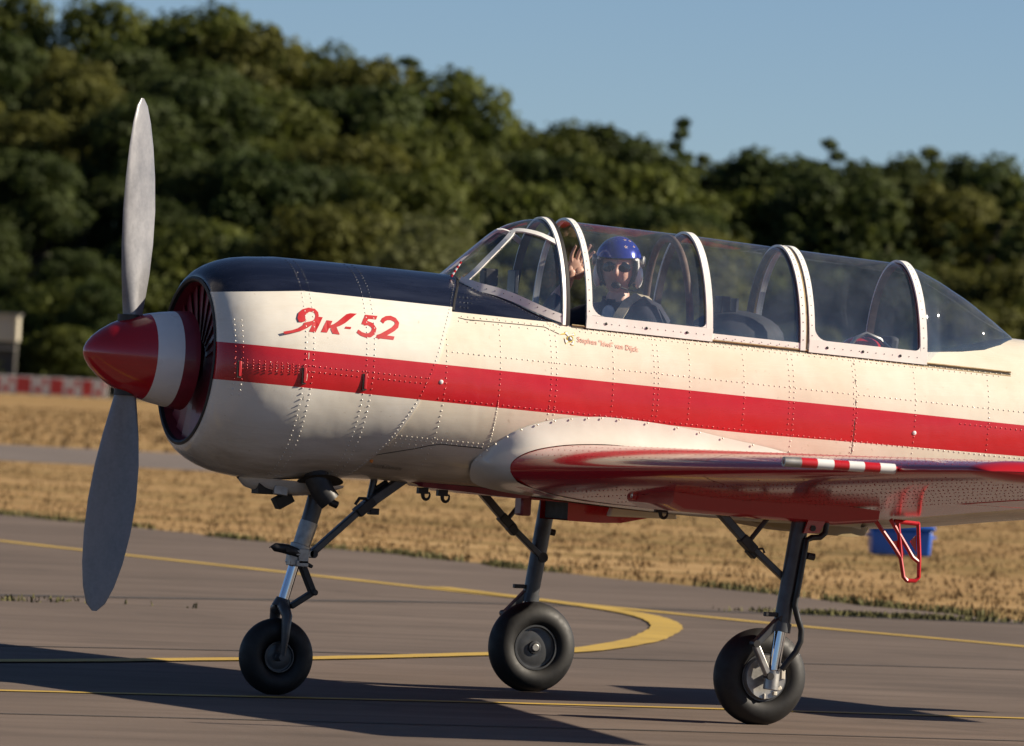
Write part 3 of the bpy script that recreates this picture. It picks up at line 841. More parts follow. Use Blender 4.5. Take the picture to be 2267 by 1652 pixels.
KIWI_WING = [(1.248, 1.7693), (1.2711, 1.773), (1.2782, 1.7797), (1.2811, 1.7675), (1.2723, 1.7679), (1.2484, 1.7653)]
KIWI_LEGA = [(1.2242, 1.7522), (1.2287, 1.7474), (1.2384, 1.7419), (1.2423, 1.7385), (1.2283, 1.7274), (1.2256, 1.7343)]
KIWI_LEGB = [(1.2644, 1.7442), (1.2717, 1.7411), (1.2675, 1.7224), (1.2576, 1.7225), (1.2528, 1.7276), (1.2626, 1.7331)]
KIWI_FEATHER = [(1.2522, 1.7621), (1.2612, 1.757), (1.2653, 1.7492), (1.2592, 1.7459), (1.2533, 1.7506)]

mb = MB(); skin_strip(YA_OUT, YA_IN, mb); skin_strip(YA_TAIL_UP, YA_TAIL_LO, mb)
mb.build('letter', M['redink'], COWL, 0, recalc=False, merge=False)
skin_poly('letter', YA_STEM, M['redink'], COWL)
mb = MB(); skin_strip(K_ARM_UP, K_ARM_LO, mb); mb.build('letter', M['redink'], COWL, 0, recalc=False, merge=False)
skin_poly('letter', K_STEM, M['redink'], COWL); skin_poly('letter', K_LEG, M['redink'], COWL, .0077)
skin_poly('letter', DASH, M['redink'], COWL)
skin_poly('letter', FIVE_TOP, M['redink'], COWL)
mb = MB(); strip_stroke(FIVE_BOWL, [.016, .020, .022, .023, .023, .021, .020, .019, .018], mb); mb.build('letter', M['redink'], COWL, 0, recalc=False, merge=False)
mb = MB(); strip_stroke(TWO_CURVE, [.018, .019, .020, .021, .022, .022, .022, .021, .021, .021, .021], mb, .0074); mb.build('letter', M['redink'], COWL, 0, recalc=False, merge=False)
skin_poly('letter', TWO_BASE, M['redink'], COWL)
# small kiwi bird emblem
for nm, P, m_, of in (('emblem_body', KIWI_BODY, 'blackink', .004), ('emblem_head', KIWI_HEAD, 'white', .004), ('emblem_neck', KIWI_NECK, 'white', .0035), ('emblem_beak', KIWI_BEAK, 'yellow', .0035),
                      ('emblem_wing', KIWI_WING, 'white', .0035), ('emblem_leg', KIWI_LEGA, 'white', .0035), ('emblem_leg', KIWI_LEGB, 'white', .0035), ('emblem_feather', KIWI_FEATHER, 'white', .005)):
    skin_poly(nm, P, M[m_], FUS, of)
    if nm in ('emblem_body', 'emblem_head', 'emblem_wing', 'emblem_leg'):
        cx = sum(p[0] for p in P) / len(P); cz = sum(p[1] for p in P) / len(P)
        skin_poly('emblem_outline', [(cx + (p[0] - cx) * 1.28, cz + (p[1] - cz) * 1.28) for p in P], M['yellow'], FUS, of - .0015)
def lettering(text, x0, z0, x1, z1, height, mat, parent, off, shear=.25, bold=0.0):
    cu = bpy.data.curves.new('lettering', 'FONT'); cu.body = text; cu.size = height; cu.shear = shear; cu.resolution_u = 3; cu.offset = bold
    ob = bpy.data.objects.new('lettering', cu); COL.objects.link(ob)
    dg = bpy.context.evaluated_depsgraph_get(); me = bpy.data.meshes.new_from_object(ob.evaluated_get(dg)); bpy.data.objects.remove(ob)
    xs = [v.co.x for v in me.vertices]; L = max(xs) - min(xs); mn = min(xs)
    for v in me.vertices:
        t = (v.co.x - mn) / L; X = x0 + (x1 - x0) * t; z = z0 + (z1 - z0) * t + v.co.y
        v.co = Vector(skin(X, z, off))
    me.materials.clear(); me.materials.append(mat)
    o = bpy.data.objects.new('lettering', me); COL.objects.link(o); o.parent = parent; return o
lettering('Stephen "kiwi" van Dijck', 1.290, 1.7385, 1.606, 1.7055, .036, M['pinkink'], FUS, .003, .18, .0003)
lettering('ПОДЪЁМНИК', .33, 1.098, .49, 1.086, .020, M['stencil'], FUS, .003, 0)

# rivets: rows of small domes (too many and too small to be picked apart)
class Riv:
    def __init__(s): s.mb = MB()
    def dome(s, p, nrm, r=.0045, h=.0026):
        p = Vector(p); n = Vector(nrm).normalized(); x = n.cross(Vector((.3, .2, 1))).normalized(); y = n.cross(x)
        vs = [p + n * h]
        for rr, hh in ((.62, .78), (1.0, -.15)):
            vs += [p + (x * cos(2 * pi * k / 6) + y * sin(2 * pi * k / 6)) * r * rr + n * h * hh for k in range(6)]
        fs = [(0, 1 + k, 1 + (k + 1) % 6) for k in range(6)] + [(1 + k, 7 + k, 7 + (k + 1) % 6, 1 + (k + 1) % 6) for k in range(6)]
        s.mb.add(vs, fs)
    def at(s, X, z, off=0, r=.0045, side=-1):
        y = side_y(X, z); e = .004
        dz = (side_y(X, z + e) - side_y(X, z - e)) / (2 * e)
        s.dome((X, side * side_y(X, z, off), z), (0, side, dz * -1), r)
    def go(s, parent, mat): return s.mb.build('rivet_rows', mat, parent, 80, kind='stuff', recalc=False, merge=False)
def wz(X, w): return w - .048 * X
OFFC = .006
r1 = Riv(); r2 = Riv()
def vline(rv, X0, w0, w1, off, step=.026, jig=0):
    w = w0
    while w > w1:
        X = X0 + .05 * (w - 1.5); z = wz(X, w)
        zt, zb = sec(X)[0], sec(X)[1]
        if zb + .02 < z < zt - .004: rv.at(X, z, off)
        w -= step
def hline(rv, Xa, Xb, w, off, step=.028, slope=0):
    X = Xa
    while X < Xb: rv.at(X, wz(X, w + slope * (X - Xa)), off); X += step
# rows on the cowl
def cowl_ok(X, w):
    z = wz(X, w); zt, zb = sec(X)[0], sec(X)[1]
    return zb < z < zt and X < lin(ang(X, z), TE) - .012
for X0 in (-.128, -.088, .178, .216):
    w = 2.055
    while w > 1.03:
        X = X0 + .05 * (w - 1.5); z = wz(X, w); zt, zb = sec(X)[0], sec(X)[1]
        if zb + .004 < z < zt - .001: r1.at(X, z, OFFC)
        th = min(1, abs(w - 1.53) / .52); w -= .027 * math.sqrt(max(.12, 1 - th * th))
for X0 in (-.452, -.420):
    for i in range(15):
        w = 1.735 - .025 * i
        rr = lin(X0, [(p[0], p[1]) for p in PROF[3:]]) + .005; z = wz(X0, w); dz = z - AXZ(X0)
        r1.dome((X0, -math.sqrt(rr * rr - dz * dz), z), (-.1, -1, dz / rr))
def rr_row(Xa, Xb, w, step):
    X = Xa
    while X < Xb:
        if cowl_ok(X, w): 
            if X > -.12: r1.at(X, wz(X, w), OFFC)
            else:
                q = lin(X, [(p[0], p[1]) for p in PROF[3:]]) + .006; dz = wz(X, w) - AXZ(X); r1.dome((X, -math.sqrt(q * q - dz * dz), wz(X, w)), (-.05, -1, dz / q))
        X += step
for w in (1.553, 1.527): rr_row(-.455, .50, w, .027)
for w in (1.541, 1.515): rr_row(-.40, -.13, w, .027)
# rivets along the slanted rear edge of the cowl
for i in range(60):
    a = .35 + 2.45 * i / 59; X = lin(a, TE) - .014; p = spt(X, a, OFFC, -1); q = spt(X, a, OFFC + .01, -1)
    r1.dome(p, Vector(q) - Vector(p))
r1.go(COWL, M['cowl'])
# rows on the fuselage
for X0 in (.87, 1.135, 1.163, 1.457, 1.67, 1.692, 1.855, 2.14, 2.378, 2.402, 2.72, 3.05, 3.45, 3.85):
    lo = 1.08 if X0 < .9 else (1.47 if X0 < 2.4 else 1.30)
    vline(r2, X0, 1.85 if X0 > 1.2 else 1.87, lo, 0)
    if X0 < 1.2: vline(r2, X0, 1.47, 1.36 if X0 > 1 else 1.10, 0)
vline(r2, .59, 1.85, 1.05, 0)
vline(r2, 2.735, 1.86, 1.36, 0)
hline(r2, .60, 4.3, 1.688, 0); hline(r2, .56, 4.3, 1.462, 0)
hline(r2, 1.30, 3.55, 1.862, 0, .030); hline(r2, 1.315, 3.55, 1.850, 0, .030)
hline(r2, .70, 1.20, 1.862, 0, .033); hline(r2, .68, 1.18, 1.838, 0, .045)
hline(r2, 3.3, 4.3, 1.60, 0, .028)
for w in (1.272, 1.257): hline(r2, .36, .83, w, 0, .026, .0)
for w in (1.237, 1.222): hline(r2, .36, .56, w, 0, .034)
for w in (1.905, 1.93, 1.955): hline(r2, .70 + (w - 1.9) * .3, .74 + (w - 1.9), w, 0, .02)
for i in range(30):      # row along the windscreen foot
    X = .78 + .43 * i / 29; a = a0(X) + .05; p = spt(X, a); q = spt(X, a, .01); r2.dome(p, Vector(q) - Vector(p), .004)
r2.go(FUS, M['fus'])
# pale screw heads that stand out in the stripe
for X, z in ((.569, 1.515), (3.052, 1.386)):
    mb = MB(); p = Vector(skin(X, z, 0)); mb.lathe([(0, .011), (.003, .010), (.005, .005), (.0055, .0)], p, (0, -1, 0), 12)
    mb.build('screw_head', M['white'], FUS)
# cowl latches: three slotted straps in the stripe
for X in (-.447, -.129, .176):
    q = .512 if X < -.3 else side_y(X, 1.50)
    mb = MB(); mb.box((X, -q - .006, 1.505 - .048 * X), (.020, .010, .078)); L = mb.build('latch_slot', M['gap'], COWL)
    mb = MB(); mb.box((X + .003, -q - .0085, 1.507 - .048 * X), (.015, .010, .072)); mb.build('latch', M['red'], COWL, bevel=.003)
# seams: narrow dark joints
mb = MB()
def seam(mb, pts, w=.0035, off=.0012):
    strip_stroke(pts, w, mb, off)
seam(mb, [(.30, 1.150), (.36, 1.165), (.42, 1.178), (.50, 1.195), (.56, 1.212), (.62, 1.222), (.70, 1.218), (.83, 1.212)])
seam(mb, [(.68, 1.822), (.72, 1.815), (.82, 1.812), (1.0, 1.806), (1.13, 1.80), (1.20, 1.770)])
for X0 in (2.728,): seam(mb, [(X0 + .05 * (w - 1.5), wz(X0, w)) for w in (1.84, 1.75, 1.65, 1.55, 1.45, 1.40)], .003)
mb.build('panel_seam', M['gap'], FUS, 0, recalc=False, merge=False)
mb = MB()
for X0 in (-.113,): strip_stroke([(X0 + .05 * (w - 1.5), wz(X0, w)) for w in (1.99, 1.9, 1.8, 1.7, 1.6, 1.5, 1.4, 1.3, 1.2)], .003, mb, .0070)
mb.build('panel_seam', M['cream'], COWL, 0, recalc=False, merge=False)
# hinge tape line of dark rubber at the cowl's top rear edge
mb = MB(); rows = []
for i in range(40):
    a = -.85 + 1.7 * i / 39; s = -1 if a > 0 else 1; a_ = abs(a); X = lin(a_, TE)
    rows.append([spt(X + .002, a_, .008, s), spt(X + .012, a_, .008, s), spt(X + .014, a_, .001, s)])
mb.grid(rows); mb.build('cowl_seal', M['black'], COWL, 0)
mb = MB(); mb.sphere(skin(.315, 1.128, .004), (.009, .006, .010)); mb.build('orange_marker', M['orange'], FUS)
# string of red and white beads in front of the windscreen
for i in range(7):
    t = i / 6; mb = MB(); c = Vector((.735, -.14, 2.022)) * (1 - t) + Vector((.775, -.14, 2.085)) * t; d = Vector((.0066, 0, .0105))
    mb.tube([c - d * .5, c + d * .5], .006, 8); mb.build('gauge_rod_band', M['red'] if i % 2 == 0 else M['white'], AC)

# ------------------------------------------------------------------ wings
def foil(u, up, tc):
    t = 5 * tc * (.2969 * math.sqrt(max(u, 0)) - .126 * u - .3516 * u * u + .2843 * u ** 3 - .1015 * u ** 4)
    cam_ = .028 * (1 - (2 * u - .84) ** 2 / 1.4) if u > 0 else .028 * (1 - .7056 / 1.4)
    c0 = .028 * (1 - .7056 / 1.4); c1 = .028 * (1 - 1.3456 / 1.4)
    cam_ -= c0 + (c1 - c0) * u
    return cam_ + (t if up else -t)
LEX = lambda y: .92 + (y - .5) * .1195
LEZ = lambda y: 1.128 + (y - .5) * .0305
CH = lambda y: 2.0 - (y - .5) * .2217
TC = lambda y: .140 - (y - .5) * .0125
INC = lambda y: R(4.6 - (y - .5) * .25)
def wpt(y, u, up, side=-1, off=0):
    c = CH(y); z = foil(u, up, TC(y)) * c + (off if up else -off); x = u * c; b = INC(y)
    return (LEX(y) + x * cos(b) + z * sin(b), side * y, LEZ(y) - x * sin(b) + z * cos(b))
def uu(u0, u1, n): return [u0 + (u1 - u0) * (.5 - .5 * cos(pi * i / n)) if u0 > 0 else u1 * (i / n) ** 1.9 for i in range(n + 1)]
def wing_loft(ys, u0, u1, side, n=22, cap=True):
    rows = []
    for y in ys:
        U = uu(u0, u1, n)
        row = [wpt(y, u, True, side) for u in U[::-1]] + [wpt(y, u, False, side) for u in U[(1 if u0 == 0 else 0):]]
        rows.append(row)
    mb = MB(); mb.grid(rows, cv=True); k = len(rows[0])
    mb.f.append(list(range(k))); mb.m.append(0); b = (len(rows) - 1) * k
    mb.f.append([b + i for i in range(k)]); mb.m.append(0)
    return mb
M['wrivet'] = simple('dark_red_rivets', (.22, .012, .016), .5, .1, .15, 50)
def make_wing(side):
    n = 26
    rows = []
    mb = wing_loft([.40 + (2.45 - .40) * i / 12 for i in range(13)], 0, 1, side)
    m2 = wing_loft([2.45 + (4.56 - 2.45) * i / 12 for i in range(13)], 0, .765, side)
    w = mb.build('wing', M['redgloss'], AC, 50)
    m2.build('outer_panel', M['redgloss'], w, 50)
    ail = wing_loft([2.47 + (4.54 - 2.47) * i / 8 for i in range(9)], .79, 1, side, 10).build('aileron', M['redgloss'], w, 50)
    # rounded tip
    rows = []
    for i in range(7):
        a = pi / 2 * i / 6; y = 4.56 + .10 * sin(a); s = cos(a)
        U = uu(0, 1, 22); mid = [wpt(4.56, u, True, side) for u in U[::-1]] + [wpt(4.56, u, False, side) for u in U[1:]]
        zc = [(wpt(4.56, u, True, side)[2] + wpt(4.56, u, False, side)[2]) / 2 for u in U]
        zz = zc[::-1] + zc[1:]
        xm = LEX(4.56) + CH(4.56) * .5
        rows.append([(xm + (p[0] - xm) * (.86 + .14 * s), side * y, z + (p[2] - z) * max(s, .04)) for p, z in zip(mid, zz)])
    mt = MB(); mt.grid(rows, cv=True); mt.build('wing_tip', M['redgloss'], w, 60)
    # root fairing
    FL = [(3.02, .405, 1.00), (2.72, .425, 1.16), (2.378, .436, 1.262), (2.044, .442, 1.320), (1.804, .45, 1.36), (1.498, .455, 1.386), (1.334, .458, 1.385), (1.162, .459, 1.363), (.995, .451, 1.312),
          (.880, .41, 1.235), (.822, .37, 1.175), (.802, .335, 1.122), (.85, .25, 1.048), (1.0, .22, 1.012), (1.3, .20, .985), (2.0, .2, .935), (2.9, .2, .905)]
    ny = .535
    WU = [(1, True), (.85, True), (.68, True), (.52, True), (.40, True), (.27, True), (.20, True), (.13, True), (.07, True), (.032, True), (.008, True), (0, True), (.012, False), (.05, False), (.2, False), (.5, False), (.95, False)]
    A = []; B = []
    def dens(L, k=4):
        o = []
        for i in range(len(L) - 1):
            p0 = Vector(L[max(i - 1, 0)]); p1 = Vector(L[i]); p2 = Vector(L[i + 1]); p3 = Vector(L[min(i + 2, len(L) - 1)])
            for s in range(k):
                t = s / k; o.append(.5 * ((2 * p1) + (p2 - p0) * t + (2 * p0 - 5 * p1 + 4 * p2 - p3) * t * t + (p3 - p0 + 3 * p1 - 3 * p2) * t ** 3))
        o.append(Vector(L[-1])); return o
    A = dens([(x, side * (y + .004), z) for x, y, z in FL]); B = dens([wpt(ny, u, up, side, .003) for u, up in WU])
    rows = []
    for i in range(11):
        t = i / 10; row = []
        for a, b in zip(A, B):
            c = Vector((a.x * .45 + b.x * .55, a.y * .80 + b.y * .20, a.z * .22 + b.z * .78))
            row.append((1 - t) ** 2 * a + 2 * t * (1 - t) * c + t * t * b)
        rows.append(row)
    mf = MB(); mf.grid(rows); fil = mf.build('root_fairing', M['fairing'], w, 80)
    if side < 0:
        rv = Riv()
        for i in range(1, len(A) - 22):
            if i % 2 == 0 and i < 54:
                p = A[i] * .93 + B[i] * .07; rv.dome(p + Vector((0, -.003, .003)), (0, -1, .35), .0058)
        rv.go(fil, M['rivet'])
        rw = Riv()
        for u in (.10, .16, .25, .34, .36, .45, .55, .65, .74):
            y = .68
            while y < 4.5:
                p = wpt(y, u, False, side); q = wpt(y, u, False, side, .01); rw.dome(p, Vector(q) - Vector(p), .0042, .002); y += .042 + .004 * (u > .3)
        for u in (.03, .07, .12, .22, .34):
            y = .66
            while y < 4.5:
                p = wpt(y, u, True, side); q = wpt(y, u, True, side, .01); rw.dome(p, Vector(q) - Vector(p), .004, .0015); y += .06
        for y in (.9, 1.3, 1.9, 2.3, 2.7, 3.1, 3.5, 3.9, 4.3):
            for i in range(24):
                u = .05 + .68 * i / 23; p = wpt(y, u, False, side); q = wpt(y, u, False, side, .01); rw.dome(p, Vector(q) - Vector(p), .0042, .002)
        rw.go(w, M['wrivet'])
        # joint between the inner and outer skin
        for y in (2.30,):
            mb = MB(); U = [.22 - .22 * i / 14 for i in range(15)]
            pts = [wpt(y, u, True, side, .0008) for u in U] + [wpt(y, u, False, side, .0008) for u in U[::-1]]
            pt2 = [wpt(y + .006, u, True, side, .0008) for u in U] + [wpt(y + .006, u, False, side, .0008) for u in U[::-1]]
            mb.grid([pts, pt2]); mb.build('panel_joint', M['wrivet'], w, 0, recalc=False, merge=False)
    return w
k = NT('fairing_paint'); n_ = k.noise(3, 5, k.coord('Object', (1, 1, 1)), .6)
k.base(k.ramp(n_, [(.3, (.60, .575, .50)), (.7, (.72, .69, .62))])).set(rough=.2, coat=.5, coatr=.08); k.bump(k.noise(6, 2), .12, .02); M['fairing'] = k.mat
WL = make_wing(-1); WR = make_wing(1)
# pitot tube on the left wing: grey nose, then red and white bands
P0 = Vector((.800, -4.0, 1.246)); P1 = Vector((1.335, -4.0, 1.236))
mb = MB(); mb.tube([P0, P1], .012, 12); PIT = mb.build('pitot_tube', M['red'], WL)
cuts = [0, .145, .285, .43, .565, .70, .84, .975]
for i in range(7):
    a = P0.lerp(P1, cuts[i]); b = P0.lerp(P1, cuts[i + 1]); mb = MB()
    mb.tube([a, b], [.0215, .0225] if i == 0 else .0225, 16)
    mb.build('band', M['alu'] if i == 0 else (M['red'] if i % 2 else M['white']), PIT)
# landing light and the red leg bay fairing under the left wing
for side in (-1, 1):
    w = WL if side < 0 else WR
    mb = MB(); b = []
    vs = []
    for x, zt, zb in ((1.30, 1.06, 1.005), (1.36, 1.07, .975), (1.75, 1.05, .957), (2.12, 1.02, .945), (2.34, 1.0, .965)):
        b.append([(x, side * 1.07, zt), (x, side * 1.08, zb + .01), (x, side * 1.10, zb), (x, side * 1.60, zb), (x, side * 1.63, zb + .015), (x, side * 1.64, zt + .02)])
    mb.grid(b, cv=True); k_ = 6; mb.f += [list(range(6)), [24 + i for i in range(6)]]; mb.m += [0, 0]
    mb.build('leg_bay_fairing', M['redgloss'], w, 30)
mb = MB(); mb.lathe([(0, .0), (0, .019), (.008, .024), (.085, .026), (.085, 0)], (1.285, -1.17, 1.035), (1, 0, -.03), 20, 0)
LL = mb.build('landing_light', M['red'], WL)
mb = MB(); mb.lathe([(-.003, .0), (-.002, .010), (.004, .018)], (1.284, -1.17, 1.035), (1, 0, -.03), 20); mb.build('lens', M['lamp'], LL)
# oil cooler box under the right wing, open at the front
mb = MB(); rows = []
for x, zt, zb, y0, y1 in ((1.70, 1.0, .872, .62, .98), (1.86, 1.0, .868, .61, .99), (1.98, 1.0, .872, .61, .99), (2.15, 1.0, .905, .64, .96), (2.36, 1.0, .965, .70, .9)):
    rows.append([(x, y0, zt), (x, y0, zb), (x, y1, zb), (x, y1, zt)])
mb.grid(rows, cv=True); mb.f.append([16, 17, 18, 19]); mb.m.append(0)
OC = mb.build('oil_cooler_duct', M['red'], WR, 20)
mb = MB(); mb.box((1.80, .80, .93), (.16, .33, .105)); mb.build('duct_core', M['gap'], OC)
mb = MB(); mb.box((2.02, .45, .935), (.36, .05, .06), taper=.9); mb.build('cooler_flap', M['cream'], AC, bevel=.008)
# boarding step of red tube behind the left wing
ST = [[(2.694, -.80, .97), (2.80, -.80, .845), (2.842, -.80, .79), (2.862, -.80, .70), (2.882, -.80, .682)], [(2.882, -.80, .682), (2.925, -.80, .684), (2.942, -.80, .70), (2.94, -.80, .80), (2.925, -.80, .96)],
      [(2.78, -.80, .97), (2.87, -.80, .845), (2.905, -.80, .795), (2.935, -.80, .775)], [(2.82, -.80, .955), (2.845, -.80, .79)], [(2.80, -.80, .963), (2.93, -.80, .955)]]
mb = MB()
for p in ST: mb.tube(p, .0105, 8)
SP_ = mb.build('boarding_step', M['red'], AC)
mb = MB(); mb.add([(2.79, -.79, .865), (2.835, -.79, .83), (2.865, -.79, .80), (2.845, -.79, .875)], [(0, 1, 2, 3)]); mb.add([(2.89, -.79, .87), (2.92, -.79, .90), (2.925, -.79, .82)], [(0, 1, 2)])
g = mb.build('gusset', M['red'], SP_, 0); s_ = g.modifiers.new('thick', 'SOLIDIFY'); s_.thickness = .006
# tan belly fairing, belly keel, hooks
mb = MB(); rows = []
for x, h, w in ((2.28, .0, .12), (2.36, .028, .2), (2.6, .045, .22), (2.84, .05, .22), (2.92, .04, .20), (2.955, .01, .16)):
    zb = sec(x)[1] + .012
    rows.append([(x, -w, zb), (x, -w, zb - h), (x, w, zb - h), (x, w, zb)])
mb.grid(rows); mb.build('belly_fairing', M['tan'], AC, 30)
mb = MB(); rows = []
for x, h, w in ((.60, .0, .05), (.66, .022, .10), (.9, .028, .12), (1.12, .035, .12), (1.2, .03, .1), (1.26, .0, .06)):
    zb = sec(x)[1] + .008
    rows.append([(x, -w, zb), (x, -w * .9, zb - h), (x, w * .9, zb - h), (x, w, zb)])
mb.grid(rows); mb.build('belly_panel', M['darkred'], AC, 30)
mb = MB(); mb.box((1.255, .1, .945), (.055, .09, .10)); mb.build('drain_fairing', M['darkred'], AC, bevel=.01)
def hook(x, y, z):
    mb = MB(); pts = [(x, y, z + .03), (x, y, z)] + [(x + .018 - .018 * cos(t * .55), y, z - .018 * sin(t * .55) * 1.2) for t in range(1, 8)]
    mb.tube(pts, [.010, .010] + [.009 - .0008 * i for i in range(7)], 8)
    mb.box((x - .002, y, z + .02), (.05, .03, .03)); mb.build('uplock_hook', M['dark'], AC)
hook(.69, -.02, .975); hook(.79, -.02, .968); hook(1.455, -1.12, .955)
# tail: out of the picture, but it throws its shadow along the ground
def slab(name, rows, mat):
    mb = MB(); mb.grid(rows, cv=True); k_ = len(rows[0]); b = (len(rows) - 1) * k_
    mb.f += [list(range(k_)), [b + i for i in range(k_)]]; mb.m += [0, 0]
    return mb.build(name, mat, AC, 50)
def sect(le, te, half, ax):
    le, te = Vector(le), Vector(te); o = []
    for i in range(16):
        th = 2 * pi * i / 16; u = .5 - .5 * cos(th); t = half * sin(th) * (1.3 * math.sqrt(u) * (1 - .5 * u) + .05)
        o.append(tuple(le.lerp(te, u) + Vector(ax) * t))
    return o
slab('fin', [sect((5.10, 0, 1.66), (6.62, 0, 1.52), .06, (0, 1, 0)), sect((5.72, 0, 2.10), (6.70, 0, 2.05), .05, (0, 1, 0)), sect((6.02, 0, 2.55), (6.62, 0, 2.53), .03, (0, 1, 0))], M['cream'])
for s in (-1, 1):
    slab('tailplane', [sect((5.45, s * .05, 1.60), (6.55, s * .05, 1.55), .06, (0, 0, 1)), sect((5.72, s * 1.45, 1.61), (6.42, s * 1.45, 1.57), .035, (0, 0, 1))], M['redgloss'])

# ------------------------------------------------------------------ undercarriage
def wheel(name, c, Rr, w, rim, parent, face=1, disc=True):
    g = empty(name, c, parent); h = w / 2
    mb = MB(); prof = []
    for i in range(25):
        t = -pi + 2 * pi * i / 24
        prof.append((h * .98 * sin(t) * (1 - .05 * cos(t)), Rr - h * .92 + h * .92 * cos(t)))
    prof = [(y, max(r, rim * .96)) for y, r in prof]
    mb.lathe(prof, (0, 0, 0), (0, 1, 0), 64)
    mb.v = [(x, y, max(z, -c[2] + .001)) for x, y, z in mb.v]
    for rr in (): pass
    mb.build('tyre', M['tyre'], g, 60)
    mb = MB()
    for s in (-1, 1):
        mb.lathe([(s * h * .70, rim * 1.02), (s * h * .80, rim * 1.0), (s * h * .80, rim * .93), (s * h * .58, rim * .90), (s * h * .56, rim * .80), (s * h * .60, rim * .74), (s * h * .56, rim * .3), (s * h * .72, rim * .28), (s * h * .74, rim * .2), (s * h * .6, rim * .17), (s * h * .6, 0)], (0, 0, 0), (0, 1, 0), 48)
    mb.build('rim', M['steel'], g, 40, merge=True)
    return g
# nose leg
NW = wheel('nose_wheel', (-.004, 0, .180), .183, .125, .073, AC)
mb = MB(); mb.tube([(.205, 0, 1.10), (.178, 0, 1.00), (.150, 0, .90), (.128, 0, .815)], [.046, .047, .041, .040], 16); NL = mb.build('nose_leg', M['steel'], AC)
mb = MB(); mb.tube([(.130, 0, .822), (.118, 0, .782), (.092, 0, .70)], [.043, .043, .040], 16); mb.build('leg_sleeve', M['alu'], NL)
mb = MB(); mb.tube([(.096, 0, .712), (.086, 0, .68)], .050, 16); mb.tube([(.078, 0, .655), (.066, 0, .615)], [.050, .047], 16); mb.tube([(.09, 0, .70), (.066, 0, .612)], .038, 16)
mb.box((.09, -.045, .66), (.05, .03, .07)); mb.box((.125, -.01, .672), (.05, .05, .035)); mb.box((.045, -.02, .640), (.04, .06, .05))
mb.box((.085, -.05, .625), (.06, .02, .03)); mb.tube([(.06, -.05, .675), (.06, -.062, .675)], .014, 10)
mb.build('steering_collar', M['alu'], NL, bevel=.003)
mb = MB(); mb.tube([(.07, -.04, .672), (.01, -.045, .690), (-.02, -.047, .694), (-.055, -.05, .697), (-.075, -.05, .699)], [.022, .024, .022, .020, .004], 12)
mb.tube([(-.075, -.05, .699), (-.082, -.05, .694)], .003, 6); mb.tube([(.005, -.072, .688), (.005, -.03, .69)], .012, 10); mb.build('shimmy_damper', M['dark'], NL)
mb = MB(); mb.tube([(.066, 0, .62), (.012, 0, .42)], .0255, 18); mb.build('piston', M['chrome'], NL)
mb = MB(); mb.tube([(.020, 0, .455), (.008, 0, .415)], [.034, .045], 14)
for s in (-1, 1): mb.tube([(.008, s * .02, .425), (.006, s * .062, .405), (.012, s * .083, .375), (.006, s * .086, .27), (.000, s * .083, .185)], [.026, .028, .026, .020, .014], 10)
mb.tube([(-.004, -.095, .18), (-.004, .095, .18)], .017, 14); mb.build('fork', M['steel'], NL)
mb = MB(); mb.bar((.100, 0, .625), (.165, 0, .488), .030, .05); mb.bar((.168, 0, .492), (.055, 0, .418), .026, .045); mb.tube([(.167, -.035, .49), (.167, .035, .49)], .015, 10)
mb.bar((.12, 0, .628), (.155, 0, .610), .016, .03); mb.build('torque_link', M['dark'], NL, bevel=.004)
mb = MB(); mb.bar((.150, 0, .675), (.40, 0, .905), .032, .040); mb.bar((.40, 0, .905), (.60, 0, 1.05), .045, .055); BR = mb.build('drag_brace', M['steel'], AC, bevel=.006)
mb = MB(); mb.tube([(.150, -.035, .672), (.150, .035, .672)], .020, 12); mb.build('brace_pin', M['dark'], BR)
mb = MB(); mb.box((.405, 0, .905), (.10, .07, .045), Matrix.Rotation(R(-40), 3, 'Y')); mb.build('brace_joint', M['dark'], BR, bevel=.004)
mb = MB(); mb.tube([(.35, -.02, .915), (.37, -.02, .945), (.40, -.02, .945), (.43, -.02, .92)], .008, 8); mb.build('lock_spring', M['dark'], BR)
mb = MB(); mb.box((.45, .0, .885), (.045, .05, .03)); mb.build('lock_lug', M['dark'], BR, bevel=.003)
mb = MB(); mb.tube([(.435, .02, .93), (.455, .02, 1.04)], .017, 10); mb.build('retraction_jack', M['steel'], BR)
mb = MB(); mb.tube([(.455, .02, .985), (.52, .02, 1.03)], .012, 8); mb.build('jack_stay', M['dark'], BR)
mb = MB(); mb.tube([(.18, -.03, .93), (.225, -.03, .921)], .014, 10); mb.tube([(.22, -.03, .921), (.255, -.03, .908)], .018, 10); mb.tube([(.20, -.03, .94), (.235, -.03, .945), (.24, -.03, .925)], .003, 6); mb.build('charging_valve', M['dark'], NL)
# exhaust stack leaving its opening in the cowl, and the ducts beside it
def cowl_bottom(X, y):
    return AXZ(X) - math.sqrt(.5295 ** 2 - y * y)
mb = MB(); rows = []
c_ = Vector((.115, -.16, 0))
for i in range(29):
    t = 2 * pi * i / 28; x = c_.x + .112 * cos(t); y = c_.y + .085 * sin(t)
    rows.append([(x, y, cowl_bottom(x, y) - .003 + .0), (c_.x + .3 * (x - c_.x), c_.y + .3 * (y - c_.y), cowl_bottom(c_.x, c_.y) + .004 - .009)])
mb.grid(rows); mb.build('exhaust_opening', M['gap'], COWL, 0, recalc=False)
mb = MB(); mb.tube([(.085, -.155, 1.10), (.095, -.165, 1.03), (.125, -.18, .965), (.16, -.19, .925)], [.058, .058, .056, .052], 20, cap=False)
mb.tube([(.16, -.19, .925), (.125, -.18, .965), (.10, -.17, 1.02)], [.048, .05, .05], 20); mb.build('exhaust_stack', M['dark'], COWL)
mb = MB(); rows = []
